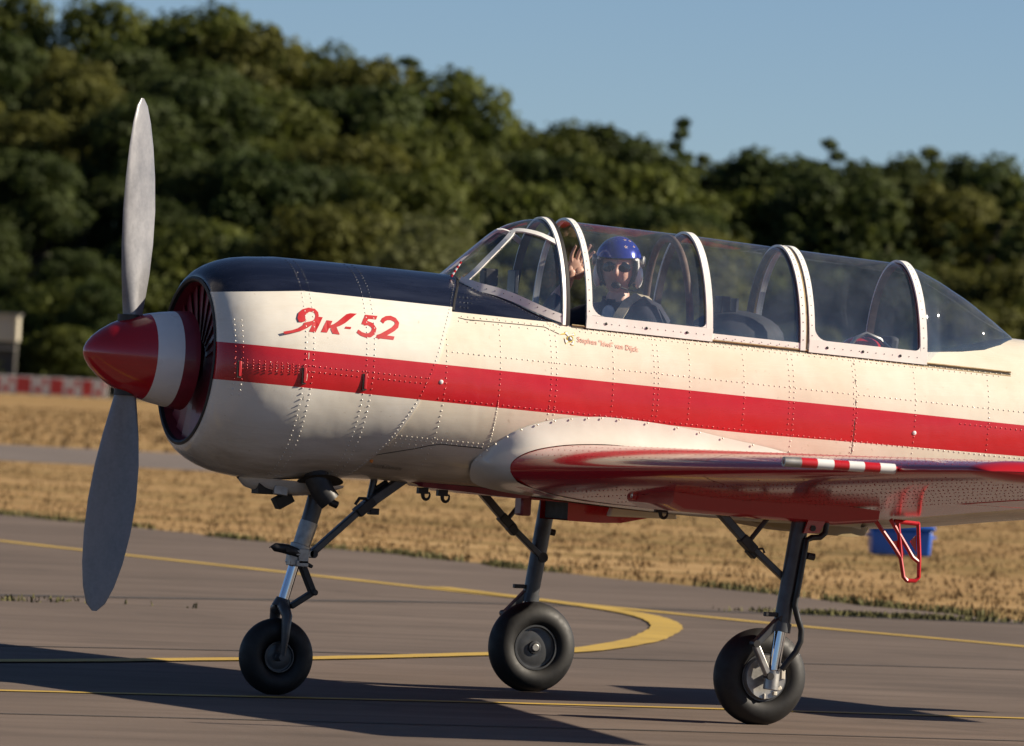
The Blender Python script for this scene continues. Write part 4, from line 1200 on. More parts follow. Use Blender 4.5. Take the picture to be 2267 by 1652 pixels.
for x, h, w in ((-.24, .0, .02), (-.20, .035, .07), (-.11, .058, .10), (.0, .062, .11), (.10, .05, .10), (.2, .03, .08), (.28, .0, .04)):
    zb = cowl_bottom(x, 0) + .014
    rows.append([(x, w * cos(t), zb - (h + .014) * sin(t) ** .7) for t in [pi * i / 12 for i in range(13)]])
mb.grid(rows); CS = mb.build('chin_fairing', M['cowl'], COWL, 60)
mb = MB(); mb.box((-.125, -.03, .975), (.075, .10, .06)); mb.build('intake_box', M['gap'], COWL, bevel=.004)
mb = MB(); mb.box((-.055, -.05, .967), (.07, .10, .045), Matrix.Rotation(R(6), 3, 'Y')); mb.build('duct_lip', M['alu'], COWL, bevel=.004)
mb = MB(); mb.box((-.02, -.03, .92), (.085, .07, .055), Matrix.Rotation(R(-30), 3, 'Y')); mb.build('air_outlet', M['gap'], COWL, bevel=.004)
# main legs: the wheel stands on the inboard side of each leg
def main_gear(s):
    near = s < 0
    top = (1.978, s * 1.56, .975); bot = (1.904, s * 1.56, .452)
    mb = MB(); mb.tube([(1.985, s * 1.56, 1.02), top, (1.905, s * 1.56, .46)], [.040, .042, .040], 18); mb.tube([(1.908, s * 1.56, .482), (1.901, s * 1.56, .44)], [.046, .047], 18)
    L = mb.build('main_leg', M['steel'], AC)
    mb = MB(); mb.tube([(1.902, s * 1.56, .445), (1.870, s * 1.56, .21)], .028, 20); mb.build('piston', M['chrome'], L)
    mb = MB(); mb.tube([(1.873, s * 1.56, .262), (1.866, s * 1.56, .168)], [.034, .036], 16); mb.tube([(1.868, s * 1.575, .222), (1.868, s * 1.36, .222)], .020, 12); mb.build('axle_clamp', M['alu'], L, bevel=.004)
    mb = MB(); mb.bar((1.896, s * 1.565, .500), (1.775, s * 1.565, .375), .034, .045); a = mb.build('torque_link', M['steel'], L, bevel=.006)
    mb = MB(); mb.bar((1.772, s * 1.565, .385), (1.850, s * 1.565, .232), .030, .04); b = mb.build('torque_link', M['alu'], L, bevel=.006)
    for q in ((1.896, .500), (1.773, .380), (1.850, .232)):
        mb = MB(); mb.tube([(q[0], s * 1.54, q[1]), (q[0], s * 1.595, q[1])], .017, 12); mb.build('link_pin', M['dark'], L)
    mb = MB(); mb.box((1.845, s * 1.565, .518), (.06, .03, .02)); mb.build('link_stop', M['dark'], L, bevel=.003)
    mb = MB(); mb.bar((1.945, s * 1.53, .665), (1.73, s * 1.51, .845), .030, .036); mb.bar((1.73, s * 1.51, .845), (1.585, s * 1.50, .985), .038, .042); B_ = mb.build('side_brace', M['steel'], L, bevel=.005)
    mb = MB(); mb.box((1.735, s * 1.51, .838), (.085, .06, .045), Matrix.Rotation(R(42), 3, 'Y')); mb.box((1.765, s * 1.50, .80), (.05, .05, .04), Matrix.Rotation(R(42), 3, 'Y')); mb.build('brace_joint', M['dark'], B_, bevel=.004)
    mb = MB(); mb.tube([(1.75, s * 1.51, .86), (1.85, s * 1.51, .985)], .012, 8); mb.build('brace_stay', M['steel'], B_)
    mb = MB(); mb.tube([(1.945, s * 1.51, .667), (1.945, s * 1.56, .667)], .026, 12); mb.build('brace_pin', M['dark'], B_)
    mb = MB(); mb.tube([(1.77, s * 1.52, .815), (1.80, s * 1.54, .82), (1.81, s * 1.54, .80)], .006, 6); mb.build('lock_spring', M['dark'], B_)
    mb = MB(); mb.tube([(1.975, s * 1.60, .80), (2.02, s * 1.60, .795)], .010, 8); mb.tube([(2.0, s * 1.60, .797), (2.035, s * 1.60, .792)], .017, 10); mb.build('charging_valve', M['dark'], L)
    W_ = wheel('main_wheel', (1.868, s * 1.42, .222), .2275, .150, .112, AC)
    if near:
        mb = MB(); mb.tube([(2.060, -1.60, 1.04), (2.063, -1.6, 1.0), (2.090, -1.60, .945), (2.085, -1.60, .905), (2.06, -1.6, .885), (2.02, -1.60, .882), (1.990, -1.605, .868), (1.979, -1.61, .80), (1.963, -1.61, .68), (1.945, -1.61, .566), (1.966, -1.61, .50), (1.985, -1.61, .455), (1.984, -1.61, .40), (1.962, -1.61, .350), (1.935, -1.605, .315), (1.905, -1.59, .265)], .0145, 10)
        mb.build('brake_hose', M['hose'], L)
        mb = MB(); mb.lathe([(0, .0), (0, .05), (.004, .098), (-.01, .104), (-.03, .104)], (1.868, -1.496, .222), (0, -1, 0), 40)
        D = mb.build('brake_plate', M['alu'], W_); D.matrix_parent_inverse = Matrix.Translation(-Vector((1.868, -1.42, .222)))
        mb = MB(); mb.box((1.95, -1.503, .245), (.020, .014, .055)); mb.box((1.935, -1.503, .175), (.022, .014, .016), Matrix.Rotation(R(-30), 3, 'Y')); mb.box((1.862, -1.503, .135), (.008, .012, .026)); mb.box((1.915, -1.503, .150), (.018, .014, .018)); mb.box((1.835, -1.503, .295), (.022, .014, .035))
        q = mb.build('brake_lug', M['cream'], D, bevel=.003)
        q.matrix_parent_inverse = Matrix.Identity(4)
        mb = MB(); P = [(1.965, .90), (2.005, 1.02), (2.03, 1.105), (2.06, 1.11), (2.085, .98), (2.045, .905)]
        mb.add([(x, -1.625, z) for x, z in P] + [(x, -1.612, z) for x, z in P], [list(range(6)), list(range(11, 5, -1))] + [(i, (i + 1) % 6, 6 + (i + 1) % 6, 6 + i) for i in range(6)])
        mb.build('leg_plate', M['redgloss'], L, 30)
        mb = MB(); mb.tube([(2.01, -1.632, .925), (2.01, -1.605, .925)], .014, 12); mb.build('plate_bolt', M['dark'], L)
        mb = MB(); mb.box((2.0, -1.63, 1.135), (.05, .02, .012), Matrix.Rotation(R(35), 3, 'Y')); mb.bar((1.985, -1.63, 1.12), (2.015, -1.63, 1.175), .012, .02); mb.build('position_pin', M['alu'], L)
    return L
main_gear(-1); main_gear(1)

# ------------------------------------------------------------------ canopy
WTOP = [(.730, 2.012), (.742, 2.024), (.809, 2.084), (.875, 2.143), (.941, 2.201), (1.008, 2.254), (1.076, 2.289), (1.156, 2.311), (1.236, 2.318)]
CTOP = [(1.236, 2.318), (1.377, 2.3145), (2.015, 2.281), (2.505, 2.2465), (3.135, 2.2045)]
RTOP = [(3.135, 2.2045), (3.219, 2.178), (3.33, 2.128), (3.469, 2.052), (3.60, 1.966), (3.735, 1.874), (3.75, 1.868)]
def cs(X, ph, off=0.0):
    if X < 1.236:
        p = spt(X, max(a0(X), .01)); yb, zb, za = -p[1], p[2], lin(X, WTOP)
    elif X <= 3.135: zb = ZS(X); yb = side_y(X, zb) - .002; za = lin(X, CTOP)
    else:
        p = spt(X, max(a0(X), .01)); yb, zb, za = -p[1], p[2], lin(X, RTOP)
        if X < 3.25:   # blend from the sliding section into the fixed rear pane
            t = sstep(3.135, 3.25, X); z2 = ZS(X); y2 = side_y(X, z2) - .002
            yb = y2 + (yb - y2) * t; zb = z2 + (zb - z2) * t
    return Vector((X, -(yb + off) * cos(ph), zb + max(.001, (za - zb) + off) * sin(ph)))
def sweep(path, w, t, off=0.0, mb=None):
    mb = mb or MB(); P = [cs(x, f, off) for x, f in path]; rows = []
    for i, (x, f) in enumerate(path):
        tg = (P[min(i + 1, len(P) - 1)] - P[max(i - 1, 0)]).normalized()
        e = .004
        du = cs(x + e, f) - cs(x - e, f); dv = cs(x, f + e) - cs(x, f - e); n = du.cross(dv).normalized()
        if n.dot(P[i] - Vector((x, 0, 1.75))) < 0: n = -n
        b = n.cross(tg).normalized()
        rows.append([P[i] + b * w / 2, P[i] + b * w / 2 + n * t, P[i] - b * w / 2 + n * t, P[i] - b * w / 2])
    b0 = len(mb.v); mb.grid(rows, cv=True); e0 = b0 + (len(rows) - 1) * 4
    mb.f += [[b0, b0 + 1, b0 + 2, b0 + 3], [e0 + 3, e0 + 2, e0 + 1, e0]]; mb.m += [0, 0]
    return mb
def hoop(X, w, t, off=0.0, f0=0.0, f1=pi, mb=None, n=40):
    return sweep([(X, f0 + (f1 - f0) * i / n) for i in range(n + 1)], w, t, off, mb)
def pane(name, Xs, parent, f0=0.0, f1=pi):
    mb = MB(); mb.grid([[cs(x, f0 + (f1 - f0) * j / 40) for j in range(41)] for x in Xs])
    o = mb.build(name, M['glass'], parent, 80); return o
def frange(a, b, n): return [a + (b - a) * i / n for i in range(n + 1)]
def screws(parent, path, mat, off, r=.0035):
    rv = Riv()
    for x, f in path:
        p = cs(x, f, off); e = .01; n = cs(x, f, off + e) - p; rv.dome(p, n, r, .0015)
    return rv.go(parent, mat)
M['frame'] = simple('canopy_frame_paint', (.84, .825, .78), .35, 0, .06, 12, .2)
# windscreen
pane('windscreen_pane', frange(.732, 1.236, 30), AC)
mb = hoop(1.236, .026, .010, .001)
for s in (0, 1):
    m = (lambda f: f) if s == 0 else (lambda f: pi - f)
    za_, zb_ = cs(.790, .14).z, cs(1.05, 1.19).z
    post = []
    for t in frange(0, 1, 14):
        x = .79 + .26 * t; b_ = cs(x, 0).z; a_ = cs(x, pi / 2).z; post.append((x, math.asin(min(1, max(0, (za_ + (zb_ - za_) * t - b_) / (a_ - b_))))))
    sweep([(x, m(f)) for x, f in post], .028, .008, .001, mb)
    sweep([(1.046 + (1.236 - 1.046) * t, m(1.20 + (.86 - 1.20) * t)) for t in frange(0, 1, 8)], .026, .008, .001, mb)
    sweep([(.775 + (1.23 - .775) * t, m(.085 - .03 * t)) for t in frange(0, 1, 24)], .040, .008, .001, mb)
WF = mb.build('windscreen_frame', M['frame'], AC, 40)
screws(WF, [(1.236, .12 + .085 * i) for i in range(30)] + [(.80 + .42 * i / 11, .075) for i in range(12)] + [(.81 + .22 * i / 7, .20 + .95 * (i / 7) ** .92) for i in range(8)], M['dark'], .0095, .003)
mb = hoop(1.254, .016, .016, -.004); mb.build('windscreen_seal', M['black'], AC)
mb = hoop(1.232, .026, .010, -.014); WLn = mb.build('windscreen_bow', M['dark'], AC)
# the far side struts behind the pane
# sliding front canopy
def slide(X0, X1, wf, wr):
    mb = hoop(X0, wf, .012, .004)
    hoop(X1, wr, .012, .004, mb=mb)
    for s in (0, 1):
        m = (lambda f: f) if s == 0 else (lambda f: pi - f)
        sweep([(x, m(.052)) for x in frange(X0 - wf / 2, X1 + wr / 2, 10)], .062, .012, .004, mb)
        # rounded lower corners
        for Xc, sg in ((X0 + wf / 2, 1), (X1 - wr / 2, -1)):
            c0 = .052 + .031 / .5; rad = .062 if sg > 0 else .03
            pts = [(Xc, c0)] + [(Xc + sg * rad * (1 - sin(a)), c0 + rad / .5 * (1 - cos(a))) for a in frange(0, pi / 2, 6)]
            P = [cs(x, m(f), .015) for x, f in pts]; Q = [cs(x, m(f), .003) for x, f in pts]
            b = len(mb.v); mb.v += [tuple(p) for p in P + Q]; k_ = len(pts)
            for i in range(1, k_ - 1): mb.f.append([b, b + i, b + i + 1]); mb.m.append(0)
            for i in range(1, k_ - 1): mb.f.append([b + i, b + k_ + i, b + k_ + i + 1, b + i + 1]); mb.m.append(0)
    return mb
FC = slide(1.362, 1.988, .028, .033).build('front_canopy', M['frame'], AC, 40)
pane('canopy_pane', frange(1.362, 1.988, 10), FC)
mb = hoop(1.988, .03, .010, -.010); mb.build('bow_lining', M['brown'], FC)
screws(FC, [(1.362, .15 + .10 * i) for i in range(12)] + [(x, .05) for x in frange(1.40, 1.96, 14)], M['alu'], .0165)
mb = MB()
for x in (1.45, 1.66, 1.87): p = cs(x, .05, .017); mb.sphere(p, (.007, .004, .007), 8, 6)
mb.build('frame_bolt', M['dark'], FC)
mb = MB(); mb.sphere(cs(1.385, 2.05, -.035), (.018, .018, .016)); mb.tube([cs(1.385, 2.05, -.035), cs(1.385, 2.2, -.01)], .007, 8); mb.build('latch_knob', M['alu'], FC)
# fixed middle section
MS = sweep([(x, .035) for x in frange(1.99, 2.475, 8)], .034, .008, .002)
sweep([(x, pi - .035) for x in frange(1.99, 2.475, 8)], .034, .008, .002, MS)
hoop(2.482, .027, .011, .003, mb=MS)
MSo = MS.build('middle_canopy', M['frame'], AC, 40)
pane('canopy_pane', frange(1.99, 2.482, 8), MSo)
mb = hoop(2.472, .030, .010, -.014); mb.build('bow_lining', M['dark'], MSo)
mb = hoop(2.503, .012, .009, .001); mb.build('bow_seal', M['brass'], MSo)
screws(MSo, [(2.482, .10 + .085 * i) for i in range(30)] + [(x, .035) for x in frange(2.03, 2.45, 9)], M['dark'], .0145, .003)
# sliding rear canopy
RC = slide(2.528, 3.125, .028, .036).build('rear_canopy', M['frame'], AC, 40)
pane('canopy_pane', frange(2.528, 3.125, 10), RC)
mb = hoop(3.120, .035, .012, -.012); mb.build('bow_lining', M['brown'], RC)
screws(RC, [(2.528, .15 + .10 * i) for i in range(12)] + [(x, .05) for x in frange(2.56, 3.09, 12)] + [(3.125, .15 + .10 * i) for i in range(12)], M['dark'], .0165, .0028)
mb = MB()
for x in (2.61, 2.80, 3.0): p = cs(x, .05, .017); mb.sphere(p, (.007, .004, .007), 8, 6)
mb.build('frame_bolt', M['dark'], RC)
# fixed rear pane
pane('rear_pane', frange(3.14, 3.746, 34), AC)
# roll bar and the arch behind the front seat
def arch(X, hw, z0, z1, r, mat, name, lean=0.0):
    mb = MB(); mb.tube([(X + lean * sin(f), -hw * cos(f), z0 + (z1 - z0) * sin(f) ** .8) for f in frange(0, pi, 30)], r, 10)
    return mb.build(name, M[mat], AC)
arch(1.915, .285, 1.76, 2.262, .018, 'brown', 'roll_bar', -.02)
# rails the canopies slide on
for s in (-1, 1):
    mb = MB()
    P = [(X, s * (side_y(X, ZS(X)) + .002), ZS(X) - .005) for X in frange(1.275, 3.60, 30)]
    mb.tube([(x, y + s * .004, z - .012) for x, y, z in P], .006, 6); mb.tube([(x, y + s * .004, z + .008) for x, y, z in P], .005, 6)
    rl = mb.build('canopy_rail', M['brass'], AC)
    mb = MB(); mb.tube([(x, y + s * .002, z - .002) for x, y, z in P], .005, 6); mb.build('rail_slot', M['gap'], rl)

# ------------------------------------------------------------------ cockpits
mb = MB(); rows = []
for X in frange(.80, 1.15, 8):
    zt = 1.995 - (X - .8) * .16
    rows.append([(X, -.27 * cos(f) * min(1, .5 + (X - .75) * 1.6), zt - .20 + .20 * sin(f)) for f in frange(0, pi, 16)])
mb.grid(rows); b = len(mb.v); mb.add([(1.15, p[1], p[2]) for p in rows[-1]] + [(1.15, .27, 1.5), (1.15, -.27, 1.5)], [list(range(17 + 2))])
CO = mb.build('coaming', M['interior'], AC, 50)
mb = MB(); mb.box((.975, -.01, 2.025), (.07, .075, .085)); mb.build('compass', M['dark'], CO, bevel=.008)
mb = MB(); mb.box((1.08, -.06, 2.01), (.02, .10, .11)); mb.build('display', M['steel'], CO, bevel=.004)
mb = MB(); mb.sphere((2.27, 0, 1.80), (.24, .25, .135), 24, 12); C2 = mb.build('rear_coaming', M['interior'], AC)
mb = MB(); mb.box((2.19, -.02, 1.955), (.05, .085, .085)); mb.build('compass', M['dark'], C2, bevel=.006)
mb = MB(); mb.box((2.24, -.05, 1.945), (.012, .07, .09)); mb.build('placard', M['steel'], C2)
def seat(x):
    mb = MB(); mb.box((x, 0, 1.62), (.06, .40, .46), Matrix.Rotation(R(8), 3, 'Y')); mb.box((x - .20, 0, 1.40), (.40, .40, .07)); mb.build('seat', M['interior'], AC, bevel=.02)
seat(1.96); seat(3.0)
rb = MB(); rb.sphere((2.875, -.15, 1.785), (.10, .08, .055), 18, 10)
RBG = rb.build('seat_cushion', M['red'], None); tag(RBG, 'red cushion with a grey strap lying in the empty rear cockpit', 'cushion')
mb = MB(); mb.tube([(2.77, -.22, 1.77), (2.81, -.225, 1.83), (2.86, -.235, 1.855), (2.93, -.24, 1.83), (3.00, -.24, 1.775)], .010, 6); mb.build('strap', M['alu'], RBG)

# ------------------------------------------------------------------ the pilot
M['skin'] = NT('skin'); k = M['skin']; n_ = k.noise(30, 4)
k.base(k.ramp(n_, [(.3, (.56, .31, .225)), (.7, (.68, .41, .31))])).set(rough=.5); k.b.inputs['Subsurface Weight'].default_value = .08; k.b.inputs['Subsurface Radius'].default_value = (.02, .008, .004); k.bump(k.noise(90, 3), .15, .002); M['skin'] = k.mat
M['suit'] = simple('navy_flight_suit', (.020, .021, .034), .85, 0, .3, 9, 0, .3)
M['helblue'] = simple('metallic_blue_visor_cover', (.008, .022, .30), .16, .25, .12, 40, .8)
M['helwhite'] = simple('white_helmet', (.70, .69, .66), .3, 0, .06, 14, .4)
M['lens'] = simple('dark_lens', (.010, .010, .012), .06, 0, .1, 10, .6)
M['strap'] = simple('beige_webbing', (.40, .335, .235), .8, 0, .15, 60)
M['shirt'] = simple('white_shirt', (.62, .62, .64), .8, 0, .06, 30)
HX = Vector((.9986, -.0523, 0)); HZ = Vector((0, 0, 1)); HN = Vector((-.0523, -.9986, 0))   # hand frame: across, up, palm normal
WR_ = Vector((1.475, .215, 2.030))
def hp(zx, zy, n=0.0): return WR_ + HX * ((zx - 260) / 3289) + HZ * (-(zy - 760) / 3289) + HN * n
NODES = []; EDG = []
def nd(p, r, par=None):
    NODES.append((Vector(p), r)); i = len(NODES) - 1
    if par is not None: EDG.append((par, i))
    return i
pel = nd((1.80, 0, 1.44), .15); wa = nd((1.77, 0, 1.60), .145, pel); ch = nd((1.72, 0, 1.76), .165, wa); uc = nd((1.67, .0, 1.865), .115, ch); nk = nd((1.65, -.01, 1.935), .062, uc); hd = nd((1.642, -.015, 2.02), .06, nk)
ls = nd((1.735, -.165, 1.872), .078, uc); ls2 = nd((1.762, -.215, 1.80), .066, ls); le = nd((1.70, -.25, 1.60), .050, ls2); lw = nd((1.45, -.20, 1.52), .034, le); lh = nd((1.38, -.19, 1.52), .030, lw)
rs = nd((1.57, .155, 1.865), .075, uc); re_ = nd((1.36, .235, 1.80), .050, rs); rm = nd((1.405, .23, 1.915), .043, re_); wr = nd(hp(255, 800, -.005), .0285, rm)
p0 = nd(hp(285, 660), .0265, wr); p1 = nd(hp(325, 540), .030, p0)
tr = nd((1.42, .18, 1.30), .09, pel) if False else None
HANDN = (wr, p0, p1)
def body_mesh(nodes, edges, root, name, sub=2):
    me = bpy.data.meshes.new(name); me.from_pydata([n[0] for n in nodes], edges, [])
    o = bpy.data.objects.new(name, me); COL.objects.link(o)
    s = o.modifiers.new('skin', 'SKIN'); s.use_smooth_shade = True
    for v, n in zip(me.skin_vertices[0].data, nodes): v.radius = (n[1], n[1]); v.use_root = False
    me.skin_vertices[0].data[root].use_root = True
    o.modifiers.new('sub', 'SUBSURF').levels = sub; o.modifiers['sub'].render_levels = sub
    dg = bpy.context.evaluated_depsgraph_get(); m2 = bpy.data.meshes.new_from_object(o.evaluated_get(dg)); bpy.data.objects.remove(o)
    return m2
PIL = empty('person', (1.75, 0, 1.42))
tag(PIL, 'pilot in a blue and white helmet and dark flight suit waving from the front cockpit', 'person')
INV = Matrix.Translation((-1.75, 0, -1.42))
def mine(o): o.parent = PIL; o.matrix_parent_inverse = INV; return o
parts = [body_mesh(NODES, EDG, pel, 'body')]
def finger(pts, rr):
    n = [(hp(*p), r) for p, r in zip(pts, rr)]
    parts.append(body_mesh(n, [(i, i + 1) for i in range(len(n) - 1)], 0, 'finger', 2))
finger([(330, 520), (290, 400, .002), (300, 320, .004), (325, 245, .008), (352, 178, .014)], [.013, .0105, .0088, .0080, .0066])
finger([(370, 500), (395, 370, .0), (425, 270, .003), (462, 195, .007), (494, 135, .012)], [.013, .0110, .0095, .0086, .0070])
finger([(410, 500), (470, 385, .0), (525, 290, .003), (565, 215, .008), (602, 152, .012)], [.013, .0112, .0096, .0088, .0072])
finger([(440, 520), (520, 430, .0), (585, 360, .004), (635, 300, .009), (668, 255, .014)], [.013, .0108, .0092, .0084, .0070])
finger([(330, 650, .004), (440, 630, .012), (520, 600, .016), (580, 570, .018), (632, 548, .022)], [.016, .0140, .0115, .0100, .0080])
# palm: a flattened pad over the skinned core
mbp = MB()
Mp = Matrix((HX, HN, HZ)).transposed() @ Matrix.Rotation(R(16), 3, 'Y')
mbp.sphere(hp(355, 545, 0), (.043, .016, .054), 20, 14, Mp); mbp.sphere(hp(420, 610, .006), (.030, .017, .034), 14, 10, Mp); mbp.sphere(hp(265, 610, .004), (.020, .016, .040), 14, 10, Mp)
# head: modelled face turned to the camera side
HC = Vector((1.640, -.012, 2.098))
az = math.atan2(-.9287, -.3708) - R(7)
F = Vector((cos(az), sin(az), -.05)).normalized(); Rt = F.cross(Vector((0, 0, 1))).normalized(); U = Rt.cross(F).normalized()
Rt = -Rt      # person's left -> toward image right
MH = Matrix((Rt, F, U)).transposed()
def facept(a, e):
    """a: bearing from straight ahead (+ to image right), e: elevation"""
    ce, se = cos(e), sin(e); x = sin(a) * ce; y = cos(a) * ce; z = se
    rx, ry, rz = .084, .096, .134
    p = Vector((x * rx, y * ry, z * rz))
    if z < 0: p.x *= 1 - .30 * (-z) ** 1.6 * max(0, y * .5 + .5); p.y *= 1 - .02 * (-z)
    fr = max(0, cos(a)) ** 2
    g = lambda u, v, su, sv: math.exp(-((a - u) / su) ** 2 - ((e - v) / sv) ** 2)
    d = .026 * g(0, -.16, .11, .12) + .012 * g(0, -.03, .09, .18) + .010 * g(0, .18, .7, .12)      # nose, bridge, brow
    d += .010 * g(0, -.95, .35, .16) + .006 * g(.48, -.28, .25, .2) + .006 * g(-.48, -.28, .25, .2)  # chin, cheeks
    d -= .010 * g(.33, .04, .2, .12) + .010 * g(-.33, .04, .2, .12)                                  # eye hollows
    d += .007 * g(0, -.47, .26, .055) - .006 * g(0, -.535, .28, .035) + .007 * g(0, -.60, .23, .06)  # lips
    d += .004 * g(.55, -.62, .15, .35) + .004 * g(-.55, -.62, .15, .35)
    d -= .004 * g(.28, -.42, .07, .2) + .004 * g(-.28, -.42, .07, .2)                                # folds beside the mouth
    p += Vector((x, y, z * .4)) * d
    return HC + Vector((0, 0, .008)) + MH @ p
mh = MB(); mh.grid([[facept(2 * pi * j / 64, -pi / 2 + pi * i / 40) for j in range(64)] for i in range(41)], cv=True)
bm = bmesh.new()
for m in parts: bm.from_mesh(m)
for x_ in (mbp, mh):
    t_ = bpy.data.meshes.new('t'); t_.from_pydata(x_.v, [], x_.f); bm.from_mesh(t_)
bmesh.ops.recalc_face_normals(bm, faces=bm.faces)
me = bpy.data.meshes.new('body'); bm.to_mesh(me); bm.free()
me.materials.append(M['suit']); me.materials.append(M['skin'])
cuff = hp(250, 830)
for pl in me.polygons:
    c = pl.center; pl.use_smooth = True
    hand = (c - WR_).length < .30 and c.z > 1.965 and c.x < 1.64 and c.y > .125
    headp = c.z > 1.948 and (c - HC).length < .17 and not hand
    lefthand = c.x < 1.43 and c.z < 1.6
    pl.material_index = 1 if (hand or headp or lefthand) else 0
mine(bpy.data.objects.new('body', me)); COL.objects.link(PIL.children[0])
# collar of the suit, shirt, life vest straps
mb = MB(); rows = []
for z, r in ((1.905, .095), (1.945, .086), (1.968, .082), (1.968, .074), (1.94, .072)):
    rows.append([(1.652 + r * cos(t), -.012 + r * .95 * sin(t), z - .02 * max(0, -cos(t - az + pi)) - .014 * max(0, cos(t - az))) for t in [2 * pi * i / 28 for i in range(28)]])
mb.grid(rows, cv=True); mine(mb.build('collar', M['suit'], None, 60))
def strap(pts, w, mat, name, t=.006):
    P = [Vector(p) for p in pts]; mb = MB(); rows = []; C = Vector((1.70, -.0, 1.75))
    for i, p in enumerate(P):
        tg = (P[min(i + 1, len(P) - 1)] - P[max(i - 1, 0)]).normalized(); n = (p - C); n = (n - n.dot(tg) * tg).normalized(); b = n.cross(tg)
        rows.append([p + b * w / 2, p + b * w / 2 + n * t, p - b * w / 2 + n * t, p - b * w / 2])
    mb.grid(rows, cv=True); return mine(mb.build(name, M[mat], None, 50))
strap([(1.555, -.17, 1.79), (1.575, -.165, 1.835), (1.61, -.15, 1.885), (1.65, -.13, 1.935), (1.70, -.115, 1.965), (1.76, -.11, 1.955), (1.81, -.11, 1.91), (1.85, -.11, 1.85)], .050, 'strap', 'vest_strap', .014)
strap([(1.575, -.185, 1.77), (1.60, -.18, 1.82), (1.64, -.165, 1.875), (1.68, -.15, 1.925), (1.73, -.145, 1.950), (1.80, -.15, 1.92), (1.85, -.15, 1.85)], .055, 'suit', 'vest_edge', .012)
mb = MB(); mb.sphere((1.575, -.075, 1.875), (.02, .045, .05), 12, 8, Matrix.Rotation(R(20), 3, 'Z')); mine(mb.build('shirt_front', M['shirt'], None, 60))
# helmet: white shell with a blue visor cover, ear pads and a boom microphone
def hel(a, e, s): 
    x = sin(a) * cos(e); y = cos(a) * cos(e); z = sin(e)
    return HC + MH @ Vector((x * .112 * s, y * .126 * s - .004, z * .128 * s + .026))
def low(a):
    t = abs(a); return R(17) if t < R(50) else R(17) - R(69) * sstep(R(50), R(74), t)
mb = MB(); N = 72; rows = []
for i in range(19):
    row = []
    for j in range(N):
        a = -pi + 2 * pi * j / N; e0 = low(a); e = e0 + (pi / 2 - e0) * i / 18; row.append(hel(a, e, 1.0 if e > -.3 else 1.0 - .06 * (-e - .3)))
    rows.append(row)
inner = [[HC + MH @ (MH.transposed() @ (p - HC) * .90) for p in rows[k_]] for k_ in (6, 3, 0)]
mb.grid(inner + rows, cv=True); H_ = mine(mb.build('helmet', M['helwhite'], None, 50))
def sub(mb, name, mat, sm=50): o = mb.build(name, M[mat], None, sm); o.parent = H_; return o
mb = MB(); rows = []
for i in range(15):
    row = []
    for j in range(45):
        a = R(-82) + R(164) * j / 44; lo = R(14) + R(4) * abs(a / R(82)) ** 2 - R(18) * sstep(R(60), R(100), abs(a)); e = lo + (R(97) - lo) * i / 14
        row.append(hel(a, e, 1.045))
    rows.append(row)
edge_ = [hel(R(-82) + R(164) * j / 44, R(14) + R(4) * abs((R(-82) + R(164) * j / 44) / R(82)) ** 2 - R(18) * sstep(R(60), R(100), abs(R(-82) + R(164) * j / 44)), .99) for j in range(45)]
mb.grid([edge_] + rows); sub(mb, 'visor_cover', 'helblue', 60)
def star(a, e, r):
    mb = MB(); c = hel(a, e, 1.052); ux = (hel(a + .02, e, 1.052) - c).normalized(); uy = (hel(a, e + .02, 1.052) - c).normalized()
    P = [c] + [c + (ux * sin(2 * pi * i / 10) + uy * cos(2 * pi * i / 10)) * r * (1 if i % 2 == 0 else .45) for i in range(10)]
    mb.add(P, [(0, 1 + i, 1 + (i + 1) % 10) for i in range(10)]); o = sub(mb, 'star', 'white', 0)
    n_ = ux.cross(uy); n_ = n_ if n_.dot(c - HC) > 0 else -n_
    mb = MB(); P = [p * .55 + c * .45 + n_ * .0012 for p in P]; mb.add(P, [(0, 1 + i, 1 + (i + 1) % 10) for i in range(10)]); sub(mb, 'star_centre', 'red', 0)
star(R(27), R(40), .011); star(R(33), R(62), .010); star(R(58), R(58), .0095); star(R(58), R(41), .0085)
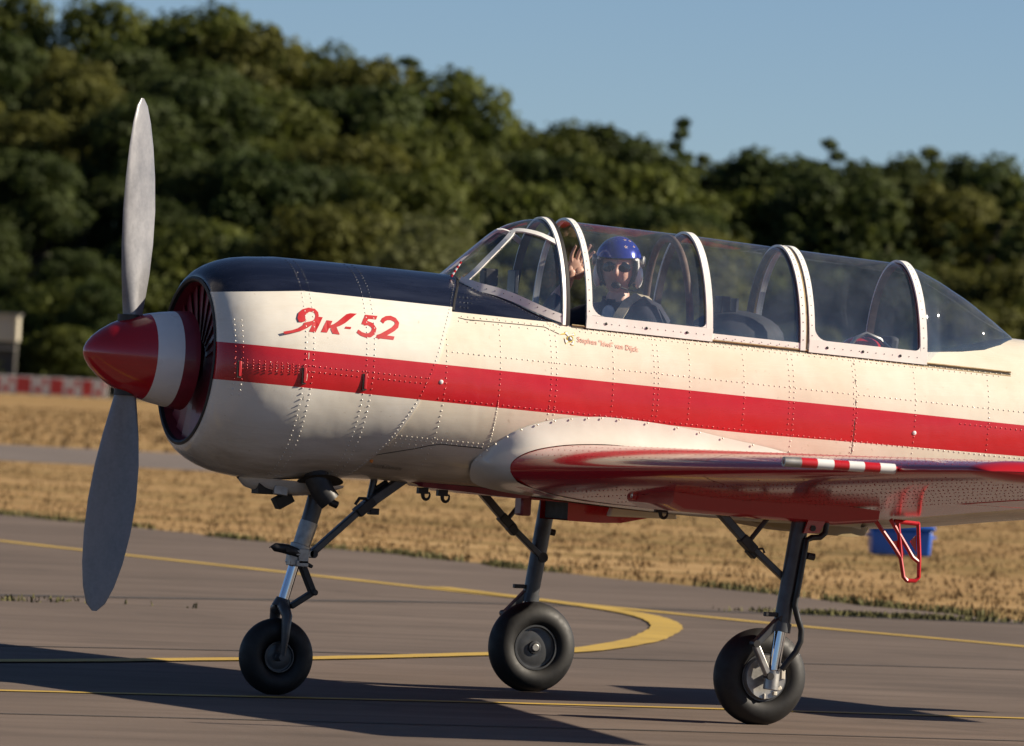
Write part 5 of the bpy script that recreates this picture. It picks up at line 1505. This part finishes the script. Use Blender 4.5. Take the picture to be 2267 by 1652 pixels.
for s in (1, -1):
    mb = MB(); mb.lathe([(-.012, .0), (-.010, .02), (0, .027), (.010, .026), (.014, .018), (.014, 0)], hel(s * R(84), R(8), 1.03), MH @ Vector((s, .15, 0)), 20); sub(mb, 'visor_pivot', 'alu')
    mb = MB(); mb.sphere(hel(s * R(86), R(-26), .985), (.022, .048, .058), 20, 14, MH); sub(mb, 'ear_cup', 'helwhite', 60)
    mb = MB(); mb.sphere(hel(s * R(82), R(-47), 1.05), (.008, .010, .010), 10, 8, MH); sub(mb, 'ear_screw', 'dark')
    # padded edge beside the face
    mb = MB(); mb.tube([hel(s * R(58 + 6 * t), R(10 - 66 * t), .94) for t in frange(0, 1, 10)], [.011] * 6 + [.010] * 5, 10); sub(mb, 'edge_roll', 'black', 60)
mb = MB(); mb.tube([hel(s_, low(0) - R(2), .955) for s_ in frange(R(-58), R(58), 24)], .006, 8); sub(mb, 'brow_roll', 'black', 60)
def fp(x, y, z): return HC + MH @ Vector((x * 1.12, y * 1.075, z * 1.06 + .006))
mb = MB(); mb.tube([fp(.098, .030, -.085), fp(.080, .065, -.098), (fp(.050, .094, -.090)), fp(.026, .103, -.084)], [.004, .0035, .0035, .006], 8); sub(mb, 'microphone_boom', 'dark')
mb = MB(); mb.sphere(fp(.004, .106, -.074), (.024, .013, .016), 14, 10, MH); sub(mb, 'microphone', 'black', 60)
# aviator sunglasses
g = MB()
for s in (1, -1):
    c = fp(s * .034, .084, .010); rows = []
    for i in range(5):
        q = i / 4; rows.append([fp(s * .034 + q * .027 * cos(t) * (1 - .12 * sin(t)), .0885 - .012 * ((s * .034 + q * .027 * cos(t)) / .06) ** 2 + .0028 * (1 - q * q), .008 + q * .023 * sin(t) - q * .003 * cos(t) * s) for t in [2 * pi * k_ / 20 for k_ in range(20)]])
    g.grid(rows, cv=True)
GL = mine(g.build('sunglasses', M['lens'], None, 60))
mb = MB()
for s in (1, -1):
    mb.tube([fp(s * .062, .076, .016), fp(s * .074, .045, .018), fp(s * .082, .01, .016)], .0018, 6)
mb.tube([fp(-.012, .091, .020), fp(0, .094, .022), fp(.012, .091, .020)], .002, 6); o = mb.build('glasses_frame', M['dark'], None); o.parent = GL
# chest pocket badge strap of the vest
mb = MB(); mb.tube([fp(0, 0, 0) * 0 + Vector((1.475, -.06, 1.80)), Vector((1.50, -.085, 1.812))], .012, 8); mine(mb.build('vest_buckle', M['alu'], None))
# parent inverses for parts whose parents sit at the world origin through the pilot's empty
for o in list(PIL.children): pass
